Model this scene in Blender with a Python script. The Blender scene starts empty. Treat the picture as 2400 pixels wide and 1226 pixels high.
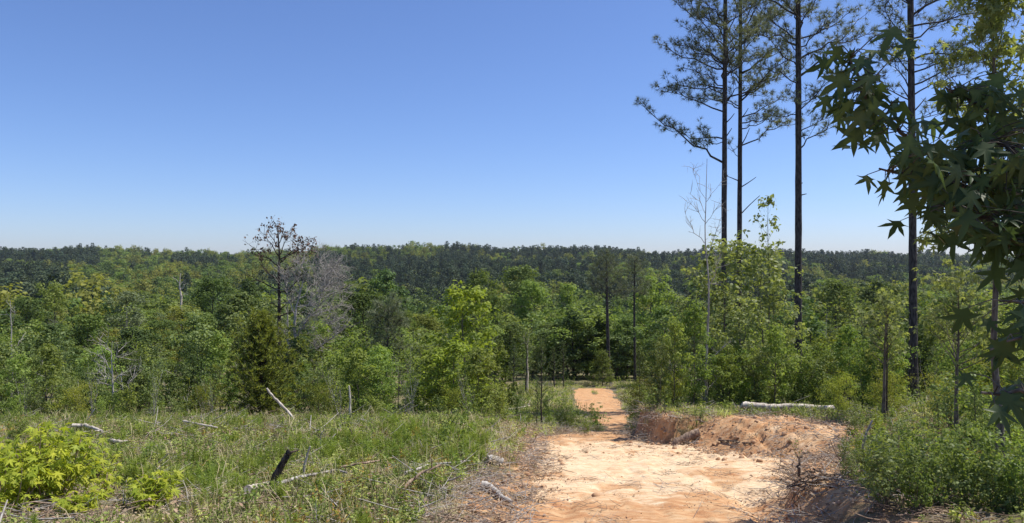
import bpy, math, random
import numpy as np

# ------------------------------------------------------------------ camera, sky, sun, exposure
scene = bpy.context.scene
C = scene.collection
F = 1733.0                      # focal length in pixels of the 2400 px wide photograph
cam_d = bpy.data.cameras.new('camera')
cam_d.sensor_width = 36.0
cam_d.lens = 36.0 * F / 2400.0
cam_d.clip_start = 0.05
cam_d.clip_end = 6000.0
cam = bpy.data.objects.new('camera', cam_d)
cam.location = (0, 0, 0)
cam.rotation_euler = (math.radians(90), 0, 0)
C.objects.link(cam)
scene.camera = cam

SUN_EL, SUN_AZ = 60.0, 74.0     # degrees; azimuth to the right of the view direction
world = bpy.data.worlds.new('World')
scene.world = world
world.use_nodes = True
wn = world.node_tree
wn.nodes.clear()
sky = wn.nodes.new('ShaderNodeTexSky')
sky.sky_type = 'NISHITA'
sky.sun_disc = False
sky.sun_elevation = math.radians(SUN_EL)
sky.sun_rotation = math.radians(SUN_AZ)
sky.altitude = 0
sky.air_density = 0.9
sky.dust_density = 0.4
sky.ozone_density = 10.0
bg = wn.nodes.new('ShaderNodeBackground')
bg.inputs['Strength'].default_value = 0.108
wo = wn.nodes.new('ShaderNodeOutputWorld')
tone = wn.nodes.new('ShaderNodeMix')
tone.data_type = 'RGBA'
tone.blend_type = 'MULTIPLY'
tone.inputs[0].default_value = 1.0
tone.inputs[7].default_value = (1.03, 0.95, 1.03, 1.0)
wn.links.new(sky.outputs[0], tone.inputs[6])
wn.links.new(tone.outputs[2], bg.inputs[0])
wn.links.new(bg.outputs[0], wo.inputs[0])

sd = bpy.data.lights.new('sun', 'SUN')
sd.energy = 4.3
sd.angle = math.radians(0.53)
sd.color = (1.0, 0.95, 0.86)
sun = bpy.data.objects.new('sun', sd)
el, az = math.radians(SUN_EL), math.radians(SUN_AZ)
sun_dir = (math.sin(az) * math.cos(el), math.cos(az) * math.cos(el), math.sin(el))
from mathutils import Vector
sun.rotation_euler = Vector(sun_dir).to_track_quat('Z', 'Y').to_euler()
C.objects.link(sun)

vs = scene.view_settings
vs.view_transform = 'Standard'
vs.look = 'None'
vs.gamma = 1.0
vs.exposure = 0.48
vs.use_curve_mapping = False
cy = scene.cycles
cy.max_bounces = 6
cy.diffuse_bounces = 2
cy.glossy_bounces = 2
cy.transmission_bounces = 3
cy.transparent_max_bounces = 6
cy.volume_bounces = 0
cy.use_denoising = True

# ------------------------------------------------------------------ maths helpers
def px(x, y, Y):
    """the point at forward distance Y seen at photo pixel (x, y)"""
    return np.array([(x - 1200) / F * Y, Y, (613 - y) / F * Y])

def sstep(a, b, x):
    t = np.clip((np.asarray(x, float) - a) / (b - a), 0, 1)
    return t * t * (3 - 2 * t)

def hsh(ix, iy, seed):
    h = (ix.astype(np.int64) * 374761393 + iy.astype(np.int64) * 668265263 + seed * 974634533) & 0xffffffff
    h = ((h ^ (h >> 13)) * 1274126177) & 0xffffffff
    h = h ^ (h >> 16)
    return (h & 0xffff) / 65535.0

def vnoise(x, y, seed=0):
    x = np.asarray(x, float); y = np.asarray(y, float)
    ix = np.floor(x); iy = np.floor(y)
    fx = x - ix; fy = y - iy
    fx = fx * fx * (3 - 2 * fx); fy = fy * fy * (3 - 2 * fy)
    a = hsh(ix, iy, seed); b = hsh(ix + 1, iy, seed); c = hsh(ix, iy + 1, seed); d = hsh(ix + 1, iy + 1, seed)
    return a + (b - a) * fx + (c - a) * fy + (a - b - c + d) * fx * fy

def fbm(x, y, seed=0, o=4):
    s = 0; a = .5
    for k in range(o):
        s = s + a * (vnoise(x * 2 ** k, y * 2 ** k, seed + k) - .5); a *= .55
    return s

def unit(v):
    v = np.asarray(v, float)
    return v / np.maximum(np.linalg.norm(v, axis=-1, keepdims=True), 1e-9)

# ------------------------------------------------------------------ mesh builder
class Geo:
    def __init__(self):
        self.V = []; self.L = []; self.N = []; self.T = []; self.n = 0
    def add(self, v, faces, tint=0.5):
        v = np.asarray(v, float).reshape(-1, 3)
        f = np.asarray(faces, int)
        self.V.append(v); self.L.append((f + self.n).ravel()); self.N.append(np.full(len(f), f.shape[1]))
        t = np.full(len(v), tint) if np.isscalar(tint) else np.asarray(tint, float)
        self.T.append(t); self.n += len(v)
        return self
    def merge(self, g, M=None, off=(0, 0, 0)):
        for v, l, nn, t in zip(g.V, g.L, g.N, g.T):
            pass
        if g.n == 0: return self
        v = np.concatenate(g.V)
        if M is not None: v = v @ np.asarray(M).T
        self.V.append(v + np.asarray(off)); self.L.append(np.concatenate(g.L) + self.n)
        self.N.append(np.concatenate(g.N)); self.T.append(np.concatenate(g.T)); self.n += len(v)
        return self
    def mesh(self, name, mat, smooth=False):
        me = bpy.data.meshes.new(name)
        V = np.concatenate(self.V); L = np.concatenate(self.L); N = np.concatenate(self.N); T = np.concatenate(self.T)
        me.vertices.add(len(V)); me.vertices.foreach_set('co', V.astype(np.float32).ravel())
        me.loops.add(len(L)); me.loops.foreach_set('vertex_index', L.astype(np.int32))
        me.polygons.add(len(N))
        st = np.concatenate([[0], np.cumsum(N)[:-1]])
        me.polygons.foreach_set('loop_start', st.astype(np.int32))
        me.update(calc_edges=True)
        at = me.attributes.new('tint', 'FLOAT', 'POINT'); at.data.foreach_set('value', T.astype(np.float32))
        if smooth: me.polygons.foreach_set('use_smooth', np.ones(len(N), bool))
        me.materials.append(mat)
        return me
    def build(self, name, mat, parent=None, smooth=False, link=True):
        o = bpy.data.objects.new(name, self.mesh(name, mat, smooth))
        if link: C.objects.link(o)
        if parent is not None: o.parent = parent
        return o

def tube(g, P, R, k=6, tint=0.5, cap=True, rough=0.0, rng=None):
    P = np.asarray(P, float); n = len(P)
    R = np.broadcast_to(np.asarray(R, float), (n,))
    T = np.gradient(P, axis=0); T = unit(T)
    ref = np.array([0, 0, 1.]) if abs(T[0][2]) < .9 else np.array([1., 0, 0])
    A = unit(np.cross(T, ref)); B = np.cross(T, A)
    th = np.linspace(0, 2 * np.pi, k, endpoint=False)
    rr = R[:, None] * np.ones((n, k))
    if rough and rng is not None: rr = rr * (1 + rough * (rng.random((n, k)) - .5) * 2)
    V = P[:, None] + rr[..., None] * (np.cos(th)[None, :, None] * A[:, None] + np.sin(th)[None, :, None] * B[:, None])
    i = np.arange(n - 1)[:, None] * k; j = np.arange(k)[None]; j2 = (j + 1) % k
    Fq = np.stack([i + j, i + j2, i + k + j2, i + k + j], -1).reshape(-1, 4)
    g.add(V.reshape(-1, 3), Fq, tint)
    if cap:
        for e, s in ((0, 1), (n - 1, -1)):
            v = np.concatenate([V[e], [P[e]]])
            jj = np.arange(k)
            f = np.stack([(jj + 1) % k, jj, np.full(k, k)] if s > 0 else [jj, (jj + 1) % k, np.full(k, k)], -1)
            g.add(v, f, tint)
    return g

def bez(a, b, c, n=7):
    t = np.linspace(0, 1, n)[:, None]
    return (1 - t) ** 2 * np.asarray(a, float) + 2 * t * (1 - t) * np.asarray(b, float) + t * t * np.asarray(c, float)

# leaf templates: x = along, y = across, z = normal
RHOMB = (np.array([[0, 0, 0], [.45, .34, .07], [1, 0, -.04], [.45, -.34, .07]]), np.array([[0, 1, 2], [0, 2, 3]]))
OVAL = (np.array([[0, 0, 0], [.3, .27, .06], [.7, .22, .03], [1, 0, -.08], [.7, -.22, .03], [.3, -.27, .06]]),
        np.array([[0, 1, 5], [1, 4, 5], [1, 2, 4], [2, 3, 4]]))
def star_template(rnd, curl=.25, wob=.06):
    """five-lobed star leaf, stalk at the origin, about 1 unit wide"""
    lob = [(-1.98, .44), (-.98, .60), (0, .70), (.98, .60), (1.98, .44)]
    c = np.array([.30, 0.])
    pts = [(0.02, 0., 0.)]
    out = []
    for i, (a, r) in enumerate(lob):
        a = a + rnd.uniform(-wob, wob); r = r * rnd.uniform(.92, 1.08)
        if i > 0:
            am = (lob[i - 1][0] + lob[i][0]) / 2
            out.append((c[0] + .175 * math.cos(am), .175 * math.sin(am)))
        for da, rr in ((-.24, .55), (0, 1.0), (.24, .55)):
            out.append((c[0] + r * rr * math.cos(a + da), r * rr * math.sin(a + da)))
    V = [(0.12, -.12), *out, (0.12, .12)]
    V3 = []
    for (x, y) in V:
        d = math.hypot(x - c[0], y - c[1])
        V3.append((x, y, .10 * abs(y) - curl * d * d * 1.4 + rnd.uniform(-.015, .015)))
    V3.append((c[0], 0, 0)); V3.append((0.0, 0, 0))
    n = len(V)
    f = [(i, i + 1, n) for i in range(n - 1)] + [(n - 1, n + 1, n), (n + 1, 0, n)]
    return np.array(V3), np.array(f)

def stamp(g, tpl, P, N, A, size, tint):
    """stamp a leaf template at points P, normals N, long axis A"""
    tv, tf = tpl
    P = np.asarray(P); N = unit(N); A = unit(A - (A * N).sum(-1, keepdims=True) * N); B = np.cross(N, A)
    s = np.asarray(size).reshape(-1, 1, 1) if not np.isscalar(size) else size
    V = P[:, None] + s * (tv[None, :, 0:1] * A[:, None] + tv[None, :, 1:2] * B[:, None] + tv[None, :, 2:3] * N[:, None])
    k = len(tv)
    f = (tf[None] + (np.arange(len(P)) * k)[:, None, None]).reshape(-1, tf.shape[1])
    t = np.repeat(np.asarray(tint) if not np.isscalar(tint) else np.full(len(P), tint), k)
    return g.add(V.reshape(-1, 3), f, t)

# ------------------------------------------------------------------ materials
def new_mat(name):
    m = bpy.data.materials.new(name); m.use_nodes = True
    nt = m.node_tree; nt.nodes.clear()
    out = nt.nodes.new('ShaderNodeOutputMaterial')
    return m, nt, out

def leafmat(name, dark, light, trans=.35, rough=.6, var=.28, spec=.10, glow=1.2):
    m, nt, out = new_mat(name)
    at = nt.nodes.new('ShaderNodeAttribute'); at.attribute_name = 'tint'
    oi = nt.nodes.new('ShaderNodeObjectInfo')
    mx = nt.nodes.new('ShaderNodeMix'); mx.data_type = 'RGBA'
    mx.inputs[6].default_value = (*dark, 1); mx.inputs[7].default_value = (*light, 1)
    nt.links.new(at.outputs['Fac'], mx.inputs[0])
    hs = nt.nodes.new('ShaderNodeHueSaturation')
    mr = nt.nodes.new('ShaderNodeMapRange'); mr.inputs[3].default_value = 1 - var; mr.inputs[4].default_value = 1 + var
    nt.links.new(oi.outputs['Random'], mr.inputs[0]); nt.links.new(mr.outputs[0], hs.inputs['Value'])
    mh = nt.nodes.new('ShaderNodeMath'); mh.operation = 'MULTIPLY_ADD'; mh.inputs[1].default_value = 7.31; mh.inputs[2].default_value = .2
    nt.links.new(oi.outputs['Random'], mh.inputs[0])
    fr = nt.nodes.new('ShaderNodeMath'); fr.operation = 'FRACT'; nt.links.new(mh.outputs[0], fr.inputs[0])
    m2 = nt.nodes.new('ShaderNodeMapRange'); m2.inputs[3].default_value = .5 - var * .06; m2.inputs[4].default_value = .5 + var * .06
    nt.links.new(fr.outputs[0], m2.inputs[0]); nt.links.new(m2.outputs[0], hs.inputs['Hue'])
    nt.links.new(mx.outputs[2], hs.inputs['Color'])
    b = nt.nodes.new('ShaderNodeBsdfPrincipled')
    b.inputs['Roughness'].default_value = rough; b.inputs['Specular IOR Level'].default_value = spec
    nt.links.new(hs.outputs[0], b.inputs['Base Color'])
    tr = nt.nodes.new('ShaderNodeBsdfTranslucent')
    tc = nt.nodes.new('ShaderNodeMix'); tc.data_type = 'RGBA'; tc.blend_type = 'MULTIPLY'; tc.inputs[0].default_value = 1
    tc.inputs[7].default_value = (1.2 * glow, 1.2 * glow, .5 * glow, 1)
    nt.links.new(hs.outputs[0], tc.inputs[6]); nt.links.new(tc.outputs[2], tr.inputs[0])
    ms = nt.nodes.new('ShaderNodeMixShader'); ms.inputs[0].default_value = trans
    nt.links.new(b.outputs[0], ms.inputs[1]); nt.links.new(tr.outputs[0], ms.inputs[2])
    nt.links.new(ms.outputs[0], out.inputs[0])
    return m

def barkmat(name, c1, c2, scale=18, bump=.6, stretch=.25, spec=.15, rough=.9):
    m, nt, out = new_mat(name)
    tc = nt.nodes.new('ShaderNodeTexCoord'); mp = nt.nodes.new('ShaderNodeMapping')
    mp.inputs['Scale'].default_value = (1, 1, stretch)
    nt.links.new(tc.outputs['Object'], mp.inputs[0])
    n1 = nt.nodes.new('ShaderNodeTexNoise'); n1.inputs['Scale'].default_value = scale; n1.inputs['Detail'].default_value = 5
    nt.links.new(mp.outputs[0], n1.inputs[0])
    cr = nt.nodes.new('ShaderNodeValToRGB'); cr.color_ramp.elements[0].position = .35; cr.color_ramp.elements[1].position = .68
    cr.color_ramp.elements[0].color = (*c1, 1); cr.color_ramp.elements[1].color = (*c2, 1)
    nt.links.new(n1.outputs[0], cr.inputs[0])
    b = nt.nodes.new('ShaderNodeBsdfPrincipled'); b.inputs['Roughness'].default_value = rough; b.inputs['Specular IOR Level'].default_value = spec
    nt.links.new(cr.outputs[0], b.inputs['Base Color'])
    bp = nt.nodes.new('ShaderNodeBump'); bp.inputs['Strength'].default_value = bump; bp.inputs['Distance'].default_value = .03
    nt.links.new(n1.outputs[0], bp.inputs['Height']); nt.links.new(bp.outputs[0], b.inputs['Normal'])
    nt.links.new(b.outputs[0], out.inputs[0])
    return m

M = {}
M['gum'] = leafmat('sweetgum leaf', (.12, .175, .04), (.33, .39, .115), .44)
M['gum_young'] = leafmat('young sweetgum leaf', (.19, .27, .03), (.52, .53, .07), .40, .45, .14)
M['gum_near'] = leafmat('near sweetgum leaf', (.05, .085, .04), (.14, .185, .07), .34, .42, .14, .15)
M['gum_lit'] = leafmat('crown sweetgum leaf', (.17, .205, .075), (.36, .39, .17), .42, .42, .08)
M['gum_bright'] = leafmat('bright sapling leaf', (.17, .23, .03), (.36, .42, .08), .40, .45, .06)
M['oak'] = leafmat('broadleaf', (.075, .12, .03), (.185, .245, .075), .36)
M['oak_light'] = leafmat('light broadleaf', (.12, .175, .04), (.27, .33, .095), .42)
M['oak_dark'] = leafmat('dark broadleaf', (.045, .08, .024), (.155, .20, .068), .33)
M['sage'] = leafmat('sage broadleaf', (.15, .185, .09), (.27, .31, .17), .3)
M['olive'] = leafmat('olive broadleaf', (.17, .185, .045), (.30, .31, .08), .38)
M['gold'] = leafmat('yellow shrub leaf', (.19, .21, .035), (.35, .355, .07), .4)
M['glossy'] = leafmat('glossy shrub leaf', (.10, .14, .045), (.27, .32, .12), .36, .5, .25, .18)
M['far_pine'] = leafmat('far pine needles', (.045, .065, .032), (.085, .115, .055), .12, .6, .35, .15)
M['pine'] = leafmat('pine needles', (.11, .13, .08), (.21, .23, .135), .28, .45, .15, .35)
M['young_pine'] = leafmat('young pine needles', (.08, .115, .04), (.16, .20, .07), .25, .45, .2, .35)
M['cedar'] = leafmat('cedar foliage', (.14, .17, .04), (.28, .30, .07), .35, .6, .1, .2)
M['fennel'] = leafmat('feathery weed', (.20, .26, .05), (.34, .41, .10), .4, .5, .2)
M['grass'] = leafmat('grass blades', (.24, .30, .06), (.52, .53, .18), .35, .5, .25)
M['straw'] = leafmat('dry stalks', (.33, .27, .14), (.60, .53, .33), .2, .7, .25, .2, .8)
M['forb'] = leafmat('weed leaf', (.24, .29, .07), (.46, .49, .16), .35, .45, .25)
M['rust'] = leafmat('rusty leaf', (.30, .17, .05), (.45, .32, .08), .35, .5, .25)
M['deadleaf'] = leafmat('dead brown leaf', (.10, .06, .045), (.21, .135, .09), .15, .7, .2, .2, .7)
M['litter'] = leafmat('brown litter', (.26, .17, .11), (.52, .40, .28), .1, .8, .25, .15, .6)
M['pine_bark'] = barkmat('pine bark', (.030, .026, .025), (.105, .092, .086), 16, 1.0, .3)
M['bark'] = barkmat('grey bark', (.06, .05, .04), (.20, .17, .14), 24, .6, .25)
M['dark_bark'] = barkmat('dark bark', (.035, .026, .02), (.09, .07, .055), 24, .6, .25)
M['dead_grey'] = barkmat('weathered grey wood', (.24, .215, .19), (.52, .48, .43), 20, .5, .2)
M['dead_pale'] = barkmat('bleached wood', (.36, .30, .24), (.72, .65, .56), 14, .5, .3)
M['charred'] = barkmat('charred wood', (.022, .018, .016), (.15, .11, .085), 30, 1.0, .4)
M['brown_wood'] = barkmat('brown dead wood', (.16, .11, .08), (.42, .31, .22), 25, .6, .4)
M['cut_wood'] = barkmat('cut wood', (.30, .20, .11), (.5, .37, .22), 20, .3, 1)
M['clod'] = barkmat('clay clod', (.36, .19, .10), (.60, .42, .26), 7, .5, 1)
M['root'] = barkmat('exposed root', (.07, .048, .036), (.24, .17, .12), 30, .6, .5)

# ------------------------------------------------------------------ terrain
def profile(pts):
    y = np.arange(-80, 1700, .25)
    a = np.array(pts, float)
    z = np.interp(y, a[:, 0], a[:, 1])
    k = np.hanning(13); k /= k.sum()
    zs = np.convolve(np.pad(z, 6, mode='edge'), k, 'valid')
    return lambda Y: np.interp(Y, y, zs)
FARP = [(70, -11), (80, -12.2), (100, -16.5), (150, -23.5), (200, -27.5), (300, -30), (400, -27.5), (600, -17), (800, -5), (900, -2.5), (1000, -5), (1700, -20)]
PT = profile([(-80, -1.2), (0, -1.7), (4, -2.15), (8, -2.85), (11.5, -3.4), (14, -3.75), (18, -4.43), (20.5, -4.82), (26, -5.95), (32, -6.96), (40, -8.0), (56, -9.76)] + FARP)
PL = profile([(-80, -1.2), (0, -1.7), (4, -2.1), (8, -2.68), (12, -3.16), (16, -3.62), (18.5, -3.97), (22, -4.95), (30, -6.7), (40, -8.0), (56, -9.7)] + FARP)
PR = profile([(-80, -1.2), (0, -1.7), (4, -2.05), (8, -2.52), (12, -3.12), (17, -3.64), (20, -4.02), (29, -5.5), (40, -7.6), (56, -9.6)] + FARP)
_cy = [-80, 0, 8, 11.5, 14, 18, 20.5, 26, 32, 40, 48, 56, 62]
_cx = [.3, .8, 1.45, 2.45, 2.95, 1.95, 2.05, 3.55, 4.6, 4.95, 5.45, 6.2, 6.7]
_hw = [1.2, 1.2, 1.4, 2.0, 2.35, 1.4, 1.3, .30, .42, 1.0, 1.35, 1.4, .8]
def track_c(Y): return np.interp(Y, _cy, _cx)
def track_h(Y): return np.interp(Y, _cy, _hw)

def road_edge(X, Y):
    """signed distance outside the bare track (negative inside)"""
    wob = .45 * fbm(X * 1.3, Y * 1.3, 5, 3) + 1.3 * sstep(21, 30, Y) * fbm(X * .55, Y * .35, 15, 3)
    a = np.abs(X - track_c(Y)) - track_h(Y) + wob
    crown = .75 * np.exp(-((X - track_c(Y)) / .3) ** 2) * sstep(30, 34, Y) * np.clip(fbm(X * .8, Y * .5, 18, 3) * 6 + .45, 0, 1)
    return np.maximum(a, crown - .45) + sstep(57, 61, Y) * 4

def gz(X, Y):
    X = np.asarray(X, float); Y = np.asarray(Y, float)
    d = X - track_c(Y)
    a = np.abs(d) - track_h(Y) + .35 * fbm(X * .9, Y * .9, 9, 3)
    bw = np.where(d < 0, 1.1, np.where(Y < 11.5, .32, np.where((Y > 17.6) & (Y < 21.5), .38, 1.3)))
    w = np.clip(a / bw, 0, 1); w = w * w * (3 - 2 * w)
    side = np.where(d < 0, PL(Y), PR(Y))
    z = PT(Y) * (1 - w) + side * w
    # heap of pushed-up soil on the right of the track, and the cut bank in front of the shrubs
    z = z + .06 * np.exp(-((X - 5.0) / 1.8) ** 2 - ((Y - 17.0) / 1.1) ** 2) * (1 + 2.0 * fbm(X * 1.6, Y * 1.6, 31, 4)) - .10 * np.exp(-((X - 5.0) / 2.2) ** 2 - ((Y - 15.6) / 1.6) ** 2) * np.clip(1 - np.abs(fbm(X * 1.8, Y * .6, 35, 3)) * 9, 0, 1)
    # gully beside the track at the lower right
    z = z - .30 * np.exp(-((X - 3.25) / .35) ** 2) * sstep(11.6, 9.0, Y) * sstep(3, 6, Y)
    near = sstep(70, 30, Y)
    wv = .25 * np.sin(Y * .55) + .12 * np.sin(Y * 1.7 + 1)
    rut = np.exp(-((d - .78 - wv) / .17) ** 2) + np.exp(-((d + .80 - wv) / .17) ** 2)
    z = z - (1 - w) * near * (.028 * rut * (.4 + vnoise(X * .8, Y * .5, 81)) - .012 * (np.exp(-((d - .5 - wv) / .12) ** 2) + np.exp(-((d + .5 - wv) / .12) ** 2)))
    z = z - (1 - w) * near * .03 * np.clip(1 - np.abs(fbm(X * 2.6, Y * .7, 83, 3)) * 14, 0, 1)
    z = z + near * ((.10 * w + .035) * fbm(X * 1.1, Y * 1.1, 2, 3) + (.10 * w + .03) * fbm(X * 4.2, Y * 4.2, 21, 3))
    far = sstep(120, 400, Y)
    z = z + far * 17 * fbm(X / 190, Y / 170, 40, 3)
    z = z - 7.0 * sstep(60, 620, X) * sstep(350, 850, Y) + 1.5 * sstep(-200, -600, X) * sstep(350, 850, Y)
    return z

def G(X, Y): return float(gz(np.array([X]), np.array([Y]))[0])

def axis_grid(lo, hi, d0, d1, step, grow, end_lo, end_hi):
    mid = np.arange(lo, hi + 1e-6, step)
    a = [mid]; s = step; x = hi; up = []
    while x < end_hi:
        s *= grow; x += s; up.append(x)
    s = step; x = lo; dn = []
    while x > end_lo:
        s *= grow; x -= s; dn.append(x)
    return np.concatenate([dn[::-1], mid, up])
gx = axis_grid(-6, 8, 0, 0, .055, 1.05, -1500, 1500)
gy = axis_grid(6, 21, 0, 0, .06, 1.035, -60, 1500)
XX, YY = np.meshgrid(gx, gy)
ZZ = gz(XX, YY)
edge = road_edge(XX, YY)
bare = sstep(.25, -.15, edge)
rutm = np.exp(-((np.abs(XX - track_c(YY) - .25 * np.sin(YY * .55)) - .8) / .22) ** 2)
heap = np.exp(-((XX - 5.2) / 2.0) ** 2 - ((YY - 15.6) / 2.2) ** 2)
bank = sstep(1.5, .1, edge) * (YY < 21.5)
bare2 = np.clip(np.maximum(bare, np.maximum(sstep(.22, .6, heap + .25 * fbm(XX * 1.5, YY * 1.5, 77, 3)), bank * np.where(XX > track_c(YY), .8, .55) + .9 * bank * fbm(XX * 2, YY * 2, 71, 3))), 0, 1)
sandy = np.clip(bare * sstep(8.8, 12.0, YY + 2.2 * fbm(XX * .8, YY * .8, 63, 3)) * sstep(20, 17.2, YY + 2.5 * fbm(XX * .7, YY * .7, 64, 3)), 0, 1)
sandy = np.clip(sandy + .45 * sstep(.2, .6, heap), 0, 1)
sandy = np.clip(sandy * (.60 + 1.7 * fbm(XX * 1.2, YY * 1.2, 65, 4)) + .22 * bare * (YY < 20) + .08 * bare * (YY > 40) * (1 + 3 * fbm(XX, YY * .6, 66, 3)), 0, 1)
sandy = np.clip(sandy - .55 * rutm * vnoise(XX * .9, YY * .5, 88), 0, 1)

def ground_material():
    m, nt, out = new_mat('earth')
    N = nt.nodes.new; Lk = nt.links.new
    geo = N('ShaderNodeNewGeometry')
    def attr(n):
        a = N('ShaderNodeAttribute'); a.attribute_name = n; return a.outputs['Fac']
    def noise(sc, det=6, dist=0, rough=.6, vec=None):
        n = N('ShaderNodeTexNoise'); n.inputs['Scale'].default_value = sc; n.inputs['Detail'].default_value = det
        n.inputs['Distortion'].default_value = dist; n.inputs['Roughness'].default_value = rough
        Lk(vec if vec is not None else geo.outputs['Position'], n.inputs[0]); return n.outputs[0]
    def ramp(f, e):
        r = N('ShaderNodeValToRGB'); Lk(f, r.inputs[0])
        while len(r.color_ramp.elements) < len(e): r.color_ramp.elements.new(.5)
        for q, (p, c) in zip(r.color_ramp.elements, e): q.position = p; q.color = (*c, 1)
        return r.outputs[0]
    def mix(f, a, b):
        x = N('ShaderNodeMix'); x.data_type = 'RGBA'; Lk(f, x.inputs[0]); Lk(a, x.inputs[6]); Lk(b, x.inputs[7]); return x.outputs[2]
    def math_(op, a, b, clamp=False):
        x = N('ShaderNodeMath'); x.operation = op
        for i, v in enumerate((a, b)):
            if isinstance(v, (int, float)): x.inputs[i].default_value = v
            else: Lk(v, x.inputs[i])
        x.use_clamp = clamp
        return x.outputs[0]
    mp = N('ShaderNodeMapping'); mp.inputs['Scale'].default_value = (1, 2.2, 1); Lk(geo.outputs['Position'], mp.inputs[0])
    clay = ramp(noise(2.3, 7, .6, .65, mp.outputs[0]), [(.26, (.36, .155, .07)), (.46, (.50, .27, .13)), (.60, (.58, .37, .20)), (.78, (.66, .48, .30))])
    sand = ramp(noise(3.1, 7, .9, .62, mp.outputs[0]), [(.25, (.52, .31, .17)), (.42, (.66, .45, .27)), (.58, (.75, .57, .37)), (.8, (.80, .66, .47))])
    f_s = math_('ADD', attr('sandy'), math_('MULTIPLY', math_('SUBTRACT', noise(1.9, 7, .8, .72, mp.outputs[0]), .5), 2.0))
    sharp = N('ShaderNodeMapRange'); sharp.inputs[1].default_value = .28; sharp.inputs[2].default_value = .62; Lk(f_s, sharp.inputs[0])
    earth = mix(sharp.outputs[0], clay, sand)
    # thin litter and crumbs on the bare soil
    crumbs = ramp(noise(38, 4, .2, .7), [(.60, (0, 0, 0)), (.72, (1, 1, 1))])
    crumb_col = ramp(noise(60, 2), [(.4, (.16, .10, .07)), (.7, (.36, .25, .17))])
    patch = ramp(noise(1.1, 5, .5, .7), [(.45, (.08, .08, .08)), (.70, (.7, .7, .7))])
    cf = N('ShaderNodeMix'); cf.data_type = 'RGBA'; cf.blend_type = 'MULTIPLY'; cf.inputs[0].default_value = 1; Lk(crumbs, cf.inputs[6]); Lk(patch, cf.inputs[7])
    earth = mix(cf.outputs[2], earth, crumb_col)
    duff = ramp(noise(5.5, 7, .3, .7), [(.3, (.10, .08, .05)), (.5, (.21, .165, .10)), (.7, (.34, .27, .17))])
    mossy = ramp(noise(2.1, 6), [(.35, (.09, .10, .04)), (.7, (.20, .19, .09))])
    floor_ = mix(ramp(noise(1.3, 5), [(.4, (0, 0, 0)), (.6, (1, 1, 1))]), duff, mossy)
    fb = math_('ADD', attr('bare'), math_('MULTIPLY', math_('SUBTRACT', noise(6.5, 6, .3, .7), .5), .9))
    sb = N('ShaderNodeMapRange'); sb.inputs[1].default_value = .3; sb.inputs[2].default_value = .6; Lk(fb, sb.inputs[0])
    col = mix(sb.outputs[0], floor_, earth)
    b = N('ShaderNodeBsdfPrincipled'); b.inputs['Roughness'].default_value = .95; b.inputs['Specular IOR Level'].default_value = .1
    Lk(col, b.inputs['Base Color'])
    b1 = N('ShaderNodeBump'); b1.inputs['Strength'].default_value = .7; b1.inputs['Distance'].default_value = .05; Lk(noise(9, 8, .4, .65), b1.inputs['Height'])
    b2 = N('ShaderNodeBump'); b2.inputs['Strength'].default_value = .6; b2.inputs['Distance'].default_value = .02; Lk(noise(45, 5, .2, .7), b2.inputs['Height'])
    Lk(b1.outputs[0], b2.inputs['Normal']); Lk(b2.outputs[0], b.inputs['Normal'])
    Lk(b.outputs[0], out.inputs[0])
    return m
M['earth'] = ground_material()

def terrain():
    ny, nx = XX.shape
    V = np.stack([XX, YY, ZZ], -1).reshape(-1, 3)
    i = np.arange(ny - 1)[:, None] * nx + np.arange(nx - 1)[None]
    Q = np.stack([i, i + 1, i + nx + 1, i + nx], -1).reshape(-1, 4)
    ec = (edge[:-1, :-1] + edge[1:, 1:]).reshape(-1) / 2
    yc = YY[:-1, :-1].reshape(-1)
    on = (ec < .1) & (yc > -10) & (yc < 62)
    for name, sel in (('ground', ~on), ('dirt_track', on)):
        q = Q[sel]; used, inv = np.unique(q, return_inverse=True)
        g = Geo(); g.add(V[used], inv.reshape(-1, 4))
        o = g.build(name, M['earth'], smooth=True)
        for an, arr in (('bare', bare2), ('sandy', sandy)):
            a = o.data.attributes.new(an, 'FLOAT', 'POINT'); a.data.foreach_set('value', arr.reshape(-1)[used].astype(np.float32))
        o['kind'] = 'structure'
        o['label'] = 'grassy hillside falling away into the wooded valley' if name == 'ground' else 'bare sandy and red clay track running downhill'
terrain()

# ------------------------------------------------------------------ object helpers
def tag(o, label, cat=None, group=None, kind=None):
    if label: o['label'] = label
    if cat: o['category'] = cat
    if group: o['group'] = group
    if kind: o['kind'] = kind
    return o
def empty(name, loc, label=None, cat=None, group=None, rz=0, sc=1.0):
    o = bpy.data.objects.new(name, None); C.objects.link(o)
    o.location = loc; o.rotation_euler = (0, 0, rz); o.scale = (sc, sc, sc) if np.isscalar(sc) else sc
    o.empty_display_size = .1
    return tag(o, label, cat, group)

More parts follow.
